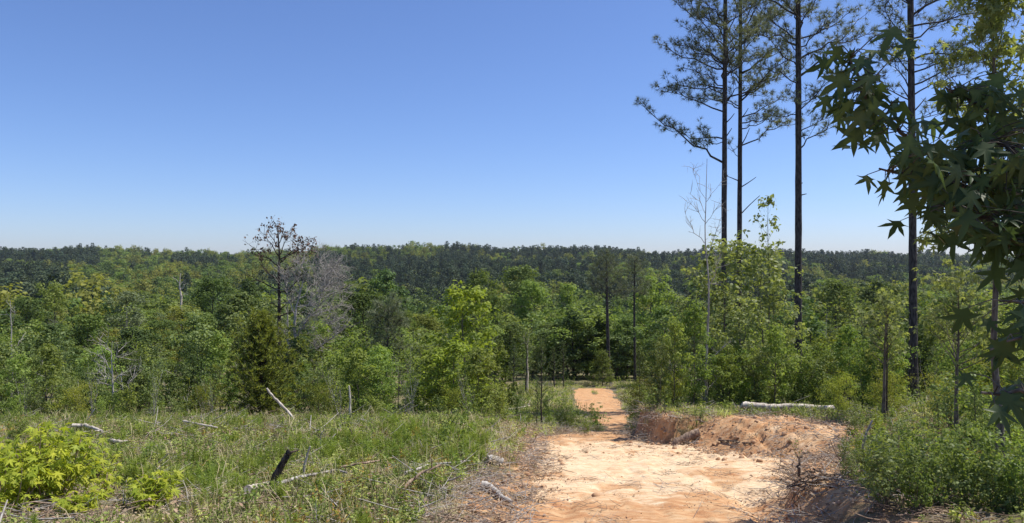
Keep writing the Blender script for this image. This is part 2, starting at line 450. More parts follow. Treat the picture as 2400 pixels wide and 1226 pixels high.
def scatter(name, protos, P, rot, scl, idx, label, cat=None):
    """one 'stuff' object whose points carry instances of the unlinked prototype meshes"""
    me = bpy.data.meshes.new(name); P = np.asarray(P, np.float32)
    me.vertices.add(len(P)); me.vertices.foreach_set('co', P.ravel())
    for n, ty, arr in (('irot', 'FLOAT_VECTOR', rot), ('iscl', 'FLOAT', scl), ('iidx', 'INT', idx)):
        a = me.attributes.new(n, ty, 'POINT')
        a.data.foreach_set('vector' if ty == 'FLOAT_VECTOR' else 'value', np.asarray(arr, np.int32 if ty == 'INT' else np.float32).ravel())
    o = bpy.data.objects.new(name, me); C.objects.link(o)
    ng = bpy.data.node_groups.new(name, 'GeometryNodeTree')
    ng.interface.new_socket('Geometry', in_out='INPUT', socket_type='NodeSocketGeometry')
    ng.interface.new_socket('Geometry', in_out='OUTPUT', socket_type='NodeSocketGeometry')
    N = ng.nodes.new; Lk = ng.links.new
    gi = N('NodeGroupInput'); go = N('NodeGroupOutput'); jn = N('GeometryNodeJoinGeometry')
    def named(n, ty):
        x = N('GeometryNodeInputNamedAttribute'); x.data_type = ty; x.inputs[0].default_value = n; return x.outputs[0]
    r = named('irot', 'FLOAT_VECTOR'); s = named('iscl', 'FLOAT'); ix = named('iidx', 'INT')
    e2r = N('FunctionNodeEulerToRotation'); Lk(r, e2r.inputs[0])
    for k, p in enumerate(protos):
        oi = N('GeometryNodeObjectInfo'); oi.inputs[0].default_value = p; oi.inputs['As Instance'].default_value = True
        cm = N('FunctionNodeCompare'); cm.data_type = 'INT'; cm.operation = 'EQUAL'
        a = [q for q in cm.inputs if q.type == 'INT']
        Lk(ix, a[0]); a[1].default_value = k
        ip = N('GeometryNodeInstanceOnPoints')
        Lk(gi.outputs[0], ip.inputs['Points']); Lk(cm.outputs[0], ip.inputs['Selection']); Lk(oi.outputs['Geometry'], ip.inputs['Instance'])
        Lk(e2r.outputs[0], ip.inputs['Rotation']); Lk(s, ip.inputs['Scale'])
        Lk(ip.outputs[0], jn.inputs[0])
    Lk(jn.outputs[0], go.inputs[0])
    md = o.modifiers.new('scatter', 'NODES'); md.node_group = ng
    return tag(o, label, cat, None, 'stuff')

# ------------------------------------------------------------------ plant generators
def crown_points(rng, centers, cr, n, flat=.65):
    k = rng.integers(0, len(centers), n)
    d = unit(rng.normal(size=(n, 3))); r = rng.random(n) ** .45
    c = np.asarray(centers)[k]; rr = (np.asarray(cr)[k] if not np.isscalar(cr) else np.full(n, cr))
    off = d * (r * rr)[:, None] * np.array([1, 1, flat])
    return c + off, d

def leafy(seed, H, r, cb=.25, n_limb=22, shape='ovoid', leaf=.2, n_leaf=5000, clump=.28, tr=.12, up=.5, lean=0., tpl=RHOMB,
          wiggle=.03, twigs=3, open_=0.0, stems=1, hang=.25, trunk_k=7):
    """a trunk with limbs and twigs (first Geo) and leaves in clumps at their ends (second Geo)"""
    rng = np.random.default_rng(seed)
    gt, gl = Geo(), Geo()
    centers, crs = [], []
    for st in range(stems):
        a0 = rng.uniform(0, 6.28)
        ln = lean + (0 if stems == 1 else rng.uniform(.08, .35))
        hh = H * (1 if st == 0 else rng.uniform(.6, .95))
        n = 9
        t = np.linspace(0, 1, n)
        P = np.stack([np.cos(a0) * ln * hh * t ** 1.3, np.sin(a0) * ln * hh * t ** 1.3, hh * .96 * t], -1)
        P[1:, :2] += np.cumsum(rng.normal(0, wiggle * hh / n, (n - 1, 2)), 0)
        tube(gt, P, tr / (stems ** .4) * (1 - t * .88) * (1 + .45 * (t == 0)), trunk_k, .5, False)
        nl = max(4, n_limb // stems)
        for i in range(nl):
            s = (i + rng.random()) / nl
            tt = cb + (.97 - cb) * s
            if shape == 'ovoid': env = math.sin(math.pi * (s * .80 + .16)) ** .75
            elif shape == 'cone': env = (1 - s) ** .85 * .95 + .06
            elif shape == 'column': env = .75 * math.sin(math.pi * (s * .75 + .2)) ** .5
            else: env = .35 + .65 * s * (1.2 - .55 * s)
            Ll = r * env * rng.uniform(.65, 1.15)
            b = np.array([np.interp(tt, t, P[:, q]) for q in range(3)])
            az_ = i * 2.39996 + rng.uniform(-.6, .6)
            e = up + rng.uniform(-.3, .3) + .45 * s
            d = np.array([math.cos(az_) * math.cos(e), math.sin(az_) * math.cos(e), math.sin(e)])
            end = b + d * Ll + np.array([0, 0, .12 * Ll * rng.uniform(-1, 1)])
            mid = b + d * Ll * .5 + rng.normal(0, .09 * Ll, 3)
            lp = bez(b, mid, end, 5)
            lr = tr * (1 - tt) * .42 + tr * .05
            tube(gt, lp, lr * np.linspace(1, .3, 5), 4, .5, False)
            for q in range(twigs):
                f = rng.uniform(.4, 1.0)
                o = lp[min(4, int(f * 4))] * (1 - (f * 4 % 1)) + lp[min(4, int(f * 4) + 1)] * (f * 4 % 1)
                tl = r * rng.uniform(.12, .34)
                dv = unit(d * .7 + rng.normal(0, .7, 3) + np.array([0, 0, .3]))
                en = o + dv * tl
                tube(gt, np.stack([o, (o + en) / 2 + rng.normal(0, .05 * tl, 3), en]), lr * .3 * np.array([1, .7, .35]), 3, .5, False)
                if rng.random() > open_:
                    centers.append(en); crs.append(clump * r * rng.uniform(.55, 1.15))
            if rng.random() > open_:
                centers.append(end); crs.append(clump * r * rng.uniform(.7, 1.2))
        centers.append(P[-1]); crs.append(clump * r * .8)
    centers = np.array(centers); crs = np.array(crs)
    p, d = crown_points(rng, centers, crs, n_leaf)
    nrm = d * .95 + np.array([0, 0, .55]) + rng.normal(0, .38, p.shape)
    ax = d * .6 + rng.normal(0, .6, p.shape) + np.array([0, 0, -hang])
    tint = np.clip(rng.normal(.45, .25, len(p)), 0, 1)
    stamp(gl, tpl, p, nrm, ax, leaf * rng.uniform(.65, 1.2, len(p)), tint)
    return gt, gl

def needles(g, rng, P, A, n, L, w, spread=.8, tint=None):
    """n thin needles around each point of P, pointing along A"""
    P = np.repeat(P, n, 0); A = np.repeat(A, n, 0)
    d = unit(A * 1.0 + rng.normal(0, spread, P.shape))
    s = unit(np.cross(d, rng.normal(size=P.shape)))
    ll = L * rng.uniform(.7, 1.15, len(P))[:, None]
    sag = np.array([0, 0, -.10]) * ll
    V = np.stack([P - s * w / 2, P + s * w / 2, P + d * ll + sag], 1).reshape(-1, 3)
    f = np.arange(len(P) * 3).reshape(-1, 3)
    t = np.repeat(np.clip(rng.normal(.45, .25, len(P)), 0, 1) if tint is None else tint, 3)
    return g.add(V, f, t)

def limb(gw, rng, b, mid, end, r0, tufts, dens=3.2, tw=.75, bare_to=.3):
    """a pine limb with forked twigs; appends (point, direction) of needle tufts"""
    L = np.linalg.norm(end - b)
    lp = bez(b, mid, end, 8)
    lp[1:-1] += rng.normal(0, .025 * L, (6, 3))
    tube(gw, lp, r0 * np.linspace(1, .22, 8), 5, .5, False)
    D = unit(np.gradient(lp, axis=0))
    nt_ = max(3, int(L * dens))
    for q in range(nt_):
        f = bare_to + (1 - bare_to) * (q + rng.random()) / nt_
        x = f * 7; i = min(6, int(x)); o = lp[i] * (1 - (x - i)) + lp[i + 1] * (x - i); d = D[i]
        tl = tw * rng.uniform(.45, 1.1) * (1.15 - .5 * f)
        side = unit(np.cross(d, [0, 0, 1.]) * (1 if q % 2 else -1) + rng.normal(0, .35, 3))
        dv = unit(d * .55 + side * .8 + np.array([0, 0, .35 + rng.uniform(-.3, .3)]))
        en = o + dv * tl + np.array([0, 0, .1 * tl])
        mp = (o + en) / 2 + rng.normal(0, .06 * tl, 3) - np.array([0, 0, .05 * tl])
        tp = bez(o, mp, en, 4)
        tube(gw, tp, np.array([.011, .009, .007, .005]) * (1 + r0 * 4), 3, .5, False)
        tufts.append((en, dv))
        for h in range(2 + int(tl * 3)):
            u = rng.uniform(.35, .95); oo = tp[int(u * 3)]
            d2 = unit(dv * .7 + rng.normal(0, .6, 3) + np.array([0, 0, .3]))
            e2 = oo + d2 * tl * rng.uniform(.25, .5)
            tube(gw, np.stack([oo, e2]), np.array([.007, .004]), 3, .5, False)
            tufts.append((e2, d2))
    tufts.append((lp[-1], D[-1]))
    return lp

# ------------------------------------------------------------------ far wood on the ridge and the valley floor (one mass)
def clear_track(X, Y):
    return np.abs(X - track_c(Y)) - track_h(Y)

def far_broad(seed, H=14, r=4.6, n=520, leaf=.95):
    rng = np.random.default_rng(seed); g = Geo()
    cs, rs = [], []
    for i in range(16):
        a = rng.uniform(0, 6.28); h = rng.uniform(.35, .93); e = math.sin(math.pi * (h * .8 + .1)) ** .6
        cs.append((math.cos(a) * r * .68 * e, math.sin(a) * r * .68 * e, h * H)); rs.append(r * rng.uniform(.24, .42))
    p, d = crown_points(rng, np.array(cs), np.array(rs), n, .8)
    stamp(g, RHOMB, p, d * .9 + [0, 0, .5] + rng.normal(0, .4, p.shape), rng.normal(size=p.shape), leaf * rng.uniform(.6, 1.2, n), np.clip(rng.normal(.45, .25, n), 0, 1))
    return g
def far_pine(seed, H=15, r=2.5, n=360, leaf=.9):
    rng = np.random.default_rng(seed); g = Geo()
    h = rng.uniform(.25, 1, n) ** .8; s = (h - .25) / .75
    env = r * np.clip(np.sin(np.pi * (s * .82 + .12)), .05, 1) ** .6 * (.72 + .28 * np.sin(h * 25 + seed))
    a = rng.uniform(0, 6.28, n); q = rng.random(n) ** .5
    p = np.stack([np.cos(a) * env * q, np.sin(a) * env * q, h * H], -1)
    d = np.stack([np.cos(a), np.sin(a), np.full(n, .3)], -1)
    stamp(g, RHOMB, p, d * .5 + [0, 0, .4] + rng.normal(0, .6, p.shape), d + rng.normal(0, .5, p.shape), leaf * rng.uniform(.6, 1.15, n), np.clip(rng.normal(.45, .25, n), 0, 1))
    return g
protos = [far_broad(i, 13 + i, 4.2 + .3 * i).build('far_tree', M[m], link=False) for i, m in enumerate(('oak', 'oak_dark', 'oak_light', 'oak', 'olive'))]
NB = len(protos)
protos += [far_pine(20 + i, 13.5 + i).build('far_pine', M['far_pine'], link=False) for i in range(4)]

def far_kind(u, Y, X, rng):
    """True where the far wood is broadleaved"""
    n = fbm(X / 60, Y / 60, 91, 3)
    b = np.zeros(len(u), bool)
    b |= (u > -.60) & (u < -.33) & (Y > 300) & (Y < 540 + 60 * n)
    b |= (u > -.56) & (u < -.46) & (Y > 500)
    b |= (u > -.40) & (u < -.27) & (Y > 500) & (Y < 800)
    b |= (u > -.15) & (u < -.11) & (Y > 730)
    b |= (Y < np.where(u < -.55, 190, 330) + 220 * n)
    b |= (u > .42) & (Y < 430 + 120 * n)
    b |= (n > .11)
    b |= vnoise(X / 110, Y / 80, 95) > .74
    b ^= rng.random(len(u)) < .05
    return b

def far_forest():
    rng = np.random.default_rng(3)
    rows = []
    Y = 142.0
    while Y < 905:
        sp = 4.6 if Y > 300 else 5.4
        half = .80 * Y + 12
        X = np.arange(-half, half, sp); X = X + rng.uniform(-.45, .45, len(X)) * sp
        rows.append(np.stack([X, Y + rng.uniform(-.45, .45, len(X)) * sp], -1)); Y += sp * (1 if Y < 350 else 1.12)
    P = np.concatenate(rows); u = P[:, 0] / P[:, 1]
    br = far_kind(u, P[:, 1], P[:, 0], rng)
    keep = ~(br & (rng.random(len(P)) < .5))
    P = P[keep]; br = br[keep]; n = len(P)
    z = gz(P[:, 0], P[:, 1]) - .4
    patch = vnoise(P[:, 0] / 22, P[:, 1] / 22, 12)
    kb = np.clip((patch * 5.4 - .2 + rng.normal(0, .8, n)).astype(int), 0, NB - 1)
    idx = np.where(br, kb, NB + rng.integers(0, 4, n))
    scl = np.where(br, rng.uniform(.62, 1.2, n), rng.uniform(.62, 1.25, n))
    scl = scl * (.82 + .42 * vnoise(P[:, 0] / 34, P[:, 1] / 34, 97))
    sky_line = [(128, 583), (270, 586), (300, 584), (335, 583), (360, 586), (905, 578), (948, 574), (968, 571), (988, 574), (1005, 582), (1122, 584), (1175, 588), (1210, 584), (1240, 583), (1265, 582), (1455, 584), (1550, 592), (1605, 588), (1990, 600), (2075, 599)]
    ex = np.array([(x - 1200) / F * 845 for x, _ in sky_line]); ey = np.full(len(ex), 845.) + rng.uniform(-12, 12, len(ex))
    ez = gz(ex, ey); eh = np.array([(613 - y) / F for _, y in sky_line]) * ey - ez + 3.2
    P = np.concatenate([P, np.stack([ex, ey], -1)]); z = np.concatenate([z, ez]); n = len(P)
    idx = np.concatenate([idx, rng.choice([0, 1, 4, 3, 5], len(ex))]); scl = np.concatenate([scl, np.clip(eh / 14.5, .8, 2.2)]); br = np.concatenate([br, np.zeros(len(ex), bool)])
    rise = (rng.random(n) < .02) & br & (P[:, 1] > 650)
    scl = np.where(rise, 1.35, scl)
    rot = np.stack([rng.normal(0, .04, n), rng.normal(0, .04, n), rng.uniform(0, 6.28, n)], -1)
    scatter('distant_forest', protos, np.stack([P[:, 0], P[:, 1], z], -1), rot, scl, idx, 'dark pine and fresh green broadleaf wood covering the far ridge and valley')
far_forest()

# ------------------------------------------------------------------ the 300 nearest trees of the valley wood
def species(kind, seed):
    if kind == 'oak': return leafy(seed, 11, 3.0, .28, 26, 'ovoid', .27, 5200, .26, .17, .45), 'oak', 'dark_bark'
    if kind == 'light': return leafy(seed, 11, 2.9, .25, 26, 'ovoid', .26, 5000, .25, .16, .5), 'oak_light', 'bark'
    if kind == 'dark': return leafy(seed, 9, 2.5, .2, 24, 'ovoid', .24, 5000, .25, .15, .45), 'oak_dark', 'dark_bark'
    if kind == 'sage': return leafy(seed, 11, 3.2, .3, 26, 'ovoid', .22, 5200, .22, .17, .6), 'sage', 'bark'
    if kind == 'olive': return leafy(seed, 9, 2.6, .25, 24, 'ovoid', .20, 4200, .24, .13, .6), 'olive', 'bark'
    if kind == 'column': return leafy(seed, 11, 1.7, .2, 28, 'column', .22, 4200, .30, .14, .6), 'oak_light', 'bark'
    if kind == 'pine':
        rng = np.random.default_rng(seed); gt, gn, tf = Geo(), Geo(), []
        H = 12.5; t = np.linspace(0, 1, 9)
        tube(gt, np.stack([.12 * np.sin(3 * t + seed), .12 * np.cos(2 * t), H * t], -1), .15 * (1 - .85 * t), 6, .5, False)
        for i in range(30):
            s = (i + rng.random()) / 30; h = H * (.42 + .56 * s); L = 2.0 * (math.sin(math.pi * (s * .72 + .24)) ** .8) * rng.uniform(.6, 1.1)
            a = i * 2.4 + rng.uniform(-.5, .5); e = .15 + .7 * s
            d = np.array([math.cos(a) * math.cos(e), math.sin(a) * math.cos(e), math.sin(e)])
            b = np.array([0, 0, h]); limb(gt, rng, b, b + d * L * .5 - [0, 0, .1 * L], b + d * L, .03, tf, 2.6, .55, .35)
        needles(gn, rng, np.array([x for x, _ in tf]), np.array([d for _, d in tf]), 13, .3, .035, .75)
        return (gt, gn), 'pine', 'pine_bark'
lib = {}
for kd, n in (('oak', 3), ('light', 3), ('dark', 2), ('sage', 1), ('olive', 2), ('column', 2), ('pine', 3)):
    lib[kd] = []
    for i in range(n):
        (gt, gl), lm, bm = species(kd, 100 + 17 * i + 31 * len(lib))
        lib[kd].append((gt.mesh('trunk', M[bm], True), gl.mesh('crown', M[lm])))
KIND_TEXT = {
    'oak': ('valley_tree', 'mid green rounded tree in the valley wood beyond the clearing', 'tree', 'mid green trees of the valley wood'),
    'light': ('valley_tree', 'fresh light green rounded tree in the valley wood beyond the clearing', 'tree', 'light green trees of the valley wood'),
    'dark': ('valley_tree', 'dark green rounded tree in the valley wood beyond the clearing', 'tree', 'dark green trees of the valley wood'),
    'sage': ('valley_tree', 'pale grey-green rounded tree in the valley wood beyond the clearing', 'tree', 'pale grey-green trees of the valley wood'),
    'olive': ('valley_tree', 'yellowish olive tree with loose crown in the valley wood', 'tree', 'olive trees of the valley wood'),
    'column': ('valley_tree', 'narrow upright light green tree in the valley wood', 'tree', 'narrow trees of the valley wood'),
    'pine': ('valley_pine', 'thin dark pine with bare lower trunk in the valley wood', 'pine tree', 'pines of the valley wood')}

def plant(kind, X, Y, height=None, seed=0, label=None, sx=1.0, z=None, name=None, group=None, cat=None):
    ms = lib[kind][seed % len(lib[kind])]
    h0 = {'oak': 11, 'light': 11, 'dark': 9, 'sage': 11, 'olive': 9, 'column': 11, 'pine': 12.8}.get(kind)
    if h0 is None: h0 = LIBH[kind]
    s = (height or h0) / h0
    nm, lb, ct, gr = KIND_TEXT[kind]
    zz = G(X, Y) - .08 if z is None else z
    e = empty(name or nm, (X, Y, zz), label or lb, cat or ct, (group if group else gr) if not (label and not group) else None, (seed * 2.399) % 6.283, (s * sx, s * sx, s))
    for nme, me in zip(('trunk', 'needles' if kind in ('pine', 'slim_pine') else 'crown'), ms):
        if me is None: continue
        o = bpy.data.objects.new(nme, me); C.objects.link(o); o.parent = e
    return e

# trees that stand out in the photograph: (pixel x, pixel y of the top, distance, kind, width factor, label)
STAND_OUT = [
    (1245, 662, 82, 'light', 1.15, 'bright green rounded tree rising above the dark wood, left of the flat-topped pine'),
    (850, 688, 62, 'oak', 1.15, 'round green tree just right of the grey dead trees'),
    (295, 688, 78, 'sage', 1.1, 'pale grey-green tree with broad dome at the far left of the wood'),
    (205, 738, 55, 'light', 1.25, 'bright green broad tree in the left wood below the pale grey-green dome'),
    (128, 668, 105, 'light', .9, 'lone light green tree rising among the pines at far left'),
    (500, 655, 76, 'oak', 1.0, 'tall green tree left of the brown-topped dead tree'),
    (560, 690, 60, 'dark', 1.1, 'dark leaved tree behind the cedar, left of the dead trees'),
    (430, 720, 70, 'olive', 1.3, 'yellowish olive dome below the white forked snag'),
    (372, 752, 58, 'oak', 1.0, 'green tree below the pale grey-green dome, right of the bright broad tree'),
    (1160, 690, 78, 'column', 1.1, 'slender pale green tree behind the bright sweetgum saplings'),
    (1120, 640, 120, 'light', 1.0, 'light green crown in the middle of the dark pine slope'),
    (1220, 630, 128, 'oak', 1.0, 'dark green dome behind the bright rounded tree'),
    (1330, 660, 84, 'column', 1.0, 'narrow tree directly left of the flat-topped pine'),
    (1525, 650, 70, 'light', 1.0, 'green tree between the flat-topped pine and the bare pale sapling'),
    (1345, 730, 68, 'dark', 1.1, 'low dark tree at the edge of the wood behind the far track'),
    (1470, 745, 68, 'oak', 1.0, 'green tree at the edge of the wood right of the flat-topped pine'),
    (1960, 660, 88, 'oak', 1.2, 'dark green round tree between the two right-hand tall pines'),
    (2065, 665, 95, 'dark', 1.1, 'dark tree beside the trunk of the rightmost tall pine'),
    (60, 700, 62, 'oak', 1.1, 'green tree left of the bright broad tree, behind the thin grey snag'),
    (105, 765, 44, 'dark', 1.3, 'dark rounded tree in the left thicket below the lone light green tree'),
    (320, 770, 46, 'dark', 1.2, 'dark rounded tree below the pale grey-green dome'),
    (470, 735, 50, 'oak', 1.0, 'narrow dark green tree between the olive dome and the cedar'),
    (585, 660, 84, 'dark', 1.0, 'dark tree touching the left side of the brown-topped dead tree'),
    (760, 790, 47, 'light', 1.1, 'fresh green tree under the grey twiggy dead tree'),
    (945, 725, 62, 'column', 1.3, 'pale feathery tree right of the round green tree'),
    (1000, 740, 58, 'olive', 1.2, 'yellowish tree left of the tall pointed sapling'),
    (900, 640, 120, 'dark', 1.0, 'dark crown on the slope above the round green tree'),
    (1195, 760, 66, 'dark', 1.2, 'dark tree below the slender pale green tree'),
    (1290, 760, 70, 'oak', 1.2, 'dark green tree below the bright rounded tree'),
    (1400, 745, 70, 'dark', 1.1, 'dark tree at the foot of the flat-topped pine'),
    (1560, 720, 58, 'oak', 1.1, 'green tree left of the airy sapling clump'),
    (2240, 690, 60, 'oak', 1.2, 'green tree behind the rightmost pine, low in the hollow'),
    (2330, 700, 52, 'dark', 1.2, 'dark tree behind the sunlit sapling at the right edge'),
    (1900, 745, 52, 'light', 1.1, 'green tree right of the third tall pine trunk'),
    (2010, 790, 45, 'dark', 1.3, 'dark rounded bush tree in the hollow between the right-hand pines'),
]
done = []
for i, (x, y, Y, kd, sx, lb) in enumerate(STAND_OUT):
    p = px(x, y, Y); g0 = G(p[0], Y)
    plant(kd, p[0], Y, max(4, p[2] - g0), i, lb, sx * (1 if p[2] - g0 > 8 else 1.25)); done.append((p[0], Y))

def valley_wood():
    rng = np.random.default_rng(8); cand = []
    Y = 60.0
    while Y < 141:
        sp = 5.2 + (Y - 60) * .022
        half = .74 * Y
        for X in np.arange(-half, half, sp):
            cand.append((X + rng.uniform(-.4, .4) * sp, Y + rng.uniform(-.4, .4) * sp))
        Y += sp * 1.12
    cand = [c for c in cand if not (c[1] < 78 and .0 < c[0] / c[1] < .2)]
    cand = [c for c in cand if min((c[0] - d[0]) ** 2 + (c[1] - d[1]) ** 2 for d in done) > 9]
    cand.sort(key=lambda c: c[1])
    rows_ = {}
    for i, (X, Y) in enumerate(cand[:288]):
        u = X / Y; r = rng.random()
        if u > -.02 and u < .42: w = [('pine', .30), ('oak', .25), ('light', .2), ('dark', .13), ('column', .12)]
        elif u >= .42: w = [('pine', .12), ('oak', .34), ('light', .3), ('dark', .14), ('olive', .1)]
        else: w = [('pine', .12), ('oak', .34), ('light', .22), ('dark', .18), ('olive', .05), ('sage', .03), ('column', .06)]
        acc = 0
        for kd, pr in w:
            acc += pr
            if r < acc: break
        vtop = np.interp(Y, [58, 75, 100, 140], [-.112, -.098, -.086, -.078]) + rng.uniform(-.03, .018)
        if -.25 < u < .36: vtop -= .014
        if kd == 'pine': vtop += .014
        h = np.clip(vtop * Y - G(X, Y), 4.5, 15)
        zone = ['at the far left', 'left of the cedar', 'behind the dead trees', 'above bright saplings', 'above the far track', 'behind the pine pair', 'right of third pine', 'at the far right'][int(np.digitize(u, [-.52, -.38, -.22, -.02, .2, .38, .54]))]
        rw = ['front', 'second', 'third', 'rear'][int(np.digitize(Y, [74, 92, 115]))]
        rows_.setdefault((kd, rw, zone), []).append((X, Y, h, i, rng.uniform(.95, 1.3) * (1.2 if h < 8 else 1)))
    short = {'oak': 'mid green round tree', 'light': 'light green round tree', 'dark': 'dark green round tree', 'sage': 'pale grey-green tree', 'olive': 'yellowish olive tree', 'column': 'narrow light green tree', 'pine': 'thin dark pine'}
    nth = ['first', 'second', 'third', 'fourth', 'fifth', 'sixth', 'seventh', 'eighth', 'ninth', 'tenth', 'eleventh', 'twelfth']
    for (kd, rw, zone), L in rows_.items():
        L.sort(key=lambda q: q[0] / q[1])
        for k, (X, Y, h, i, sx) in enumerate(L):
            lb = f'{short[kd]}, {rw} rank of valley wood {zone}' + (f', {nth[k]} there' if len(L) > 1 else '')
            plant(kd, X, Y, h, i, lb, sx, group=KIND_TEXT[kd][3])
valley_wood()

# ------------------------------------------------------------------ shrubs and saplings between the clearing and the wood
LIBH = {'low_bright': 1.5, 'dark_shrub': 3.4, 'bright_sapling': 4.6, 'airy_sapling': 5.4, 'tip_sapling': 8.0, 'gum_sapling': 4.6, 'shrub': 3.4, 'glossy_shrub': 3.2, 'gold_bush': 2.0, 'scrub': 3.0, 'slim_pine': 5.0, 'low_shrub': 1.25, 'low_glossy': 1.15, 'fir_bush': 3.2}
def young_pine(seed, H=5.0, r=.75, cb=.3, dens=1.0, nl=.22):
    rng = np.random.default_rng(seed); gt, gn, tf = Geo(), Geo(), []
    t = np.linspace(0, 1, 8)
    P = np.stack([.05 * H * np.cumsum(rng.normal(0, .12, 8)), .05 * H * np.cumsum(rng.normal(0, .12, 8)), H * t], -1); P[0, :2] = 0
    tube(gt, P, .012 * H * (1 - .8 * t), 6, .5, False)
    n = int(26 * dens)
    for i in range(n):
        s = (i + rng.random()) / n; h = cb + (1 - cb) * s
        b = np.array([np.interp(h, t, P[:, q]) for q in range(3)])
        a = i * 2.4 + rng.uniform(-.4, .4); e = .45 + .6 * s; L = r * (1.05 - .75 * s) * rng.uniform(.6, 1.15)
        d = np.array([math.cos(a) * math.cos(e), math.sin(a) * math.cos(e), math.sin(e)])
        en = b + d * L; mid = b + d * L * .5 + rng.normal(0, .06 * L, 3) - np.array([0, 0, .1 * L])
        lp = bez(b, mid, en, 5); tube(gt, lp, .004 * H * np.linspace(.9, .3, 5), 3, .5, False)
        for q in np.linspace(.35, 1, 4):
            o = lp[int(q * 4)]; tf.append((o, unit(d + [0, 0, .5] + rng.normal(0, .25, 3))))
    needles(gn, rng, np.array([x for x, _ in tf]), np.array([d for _, d in tf]), 20, nl, .014, .55)
    return gt, gn
def scrub(seed, H=3.0):
    gt, gl = leafy(seed, H, 1.3, .1, 26, 'vase', .09, 420, .3, .035, .9, 0, RHOMB, .05, 5, .55, 3)
    return gt, gl
mk = {
    'gum_sapling': (lambda s: leafy(s, 4.6, 1.3, .14, 26, 'ovoid', .15, 2300, .22, .04, .55, 0, RHOMB, .05, 4, .2), 'gum', 'bark', 4),
    'bright_sapling': (lambda s: leafy(s, 4.6, 1.3, .10, 26, 'ovoid', .15, 2100, .20, .04, .55, 0, OVAL, .05, 4, .15), 'gum_bright', 'bark', 3),
    'airy_sapling': (lambda s: leafy(s, 5.4, 1.5, .12, 24, 'ovoid', .15, 1150, .16, .035, .6, 0, OVAL, .06, 5, .3), 'gum_lit', 'bark', 4),
    'tip_sapling': (lambda s: leafy(s, 8.0, .85, .6, 16, 'ovoid', .15, 330, .17, .04, .7, 0, OVAL, .05, 4, .3), 'gum_lit', 'bark', 1),
    'shrub': (lambda s: leafy(s, 3.4, 1.35, .06, 26, 'vase', .115, 2600, .24, .035, .8, 0, RHOMB, .06, 4, .2, 3), 'oak_light', 'bark', 4),
    'dark_shrub': (lambda s: leafy(s, 3.4, 1.3, .05, 26, 'vase', .12, 2300, .24, .04, .8, 0, RHOMB, .06, 4, .2, 3), 'oak_dark', 'dark_bark', 3),
    'glossy_shrub': (lambda s: leafy(s, 3.2, 1.3, .06, 26, 'vase', .12, 2000, .22, .035, .8, 0, RHOMB, .06, 4, .25, 3), 'glossy', 'bark', 3),
    'gold_bush': (lambda s: leafy(s, 2.0, 1.1, .1, 24, 'ovoid', .06, 3200, .3, .025, .8, 0, RHOMB, .06, 4, .1, 3), 'gold', 'bark', 2),
    'scrub': (lambda s: scrub(s), 'oak_light', 'dead_grey', 3),
    'slim_pine': (lambda s: young_pine(s), 'young_pine', 'pine_bark', 3),
    'low_shrub': (lambda s: leafy(s, 1.25, .95, .05, 34, 'vase', .08, 1050, .15, .014, .9, 0, OVAL, .08, 5, .25, 5), 'gum', 'bark', 3),
    'low_glossy': (lambda s: leafy(s, 1.15, 1.0, .05, 34, 'vase', .075, 1050, .15, .014, .8, 0, OVAL, .08, 5, .25, 5), 'glossy', 'bark', 3),
    'low_bright': (lambda s: leafy(s, 1.5, .8, .1, 26, 'vase', .085, 620, .15, .013, 1.0, 0, OVAL, .08, 5, .3, 4), 'gum_bright', 'brown_wood', 3),
    'fir_bush': (lambda s: leafy(s, 3.2, 1.15, .03, 30, 'cone', .10, 4200, .28, .045, .3, 0, RHOMB, .03, 4, .05), 'oak_light', 'bark', 2)}
for kd, (fn, lm, bm, n) in mk.items():
    lib[kd] = []
    for i in range(n):
        gt, gl = fn(500 + 13 * i + 7 * len(kd))
        lib[kd].append((gt.mesh('trunk', M[bm], True), gl.mesh('crown', M[lm])))
KIND_TEXT.update({
    'gum_sapling': ('sweetgum_sapling', 'bright green star-leaved sapling', 'sapling', 'saplings of the thicket'),
    'bright_sapling': ('sweetgum_sapling', 'bright yellow-green sapling', 'sapling', 'bright saplings'),
    'airy_sapling': ('sweetgum_sapling', 'airy light green sapling', 'sapling', 'airy saplings'),
    'tip_sapling': ('sweetgum_sapling', 'tall thin sapling', 'sapling', 'thin saplings'),
    'shrub': ('leafy_shrub', 'light green shrub', 'shrub', 'light green shrubs of the thicket'),
    'glossy_shrub': ('glossy_shrub', 'dark glossy-leaved shrub', 'shrub', 'glossy shrubs of the thicket'),
    'dark_shrub': ('dark_shrub', 'dark green dense shrub', 'shrub', 'dark shrubs of the thicket'),
    'gold_bush': ('yellow_bush', 'low yellow-green bush', 'bush', 'yellow-green bushes'),
    'scrub': ('half_dead_shrub', 'twiggy half-dead grey shrub', 'shrub', 'half-dead shrubs'),
    'slim_pine': ('young_pine', 'thin young pine', 'pine tree', 'young pines'),
    'low_shrub': ('low_shrub', 'low leafy green shrub', 'shrub', 'low shrubs on the right bank'),
    'low_glossy': ('low_shrub', 'low glossy-leaved shrub', 'shrub', 'low shrubs on the right bank'),
    'low_bright': ('low_shrub', 'low bright yellow-green shrub', 'shrub', 'low shrubs on the right bank'),
    'fir_bush': ('dense_bush', 'dense cone-shaped green bush', 'bush', 'cone-shaped bushes')})

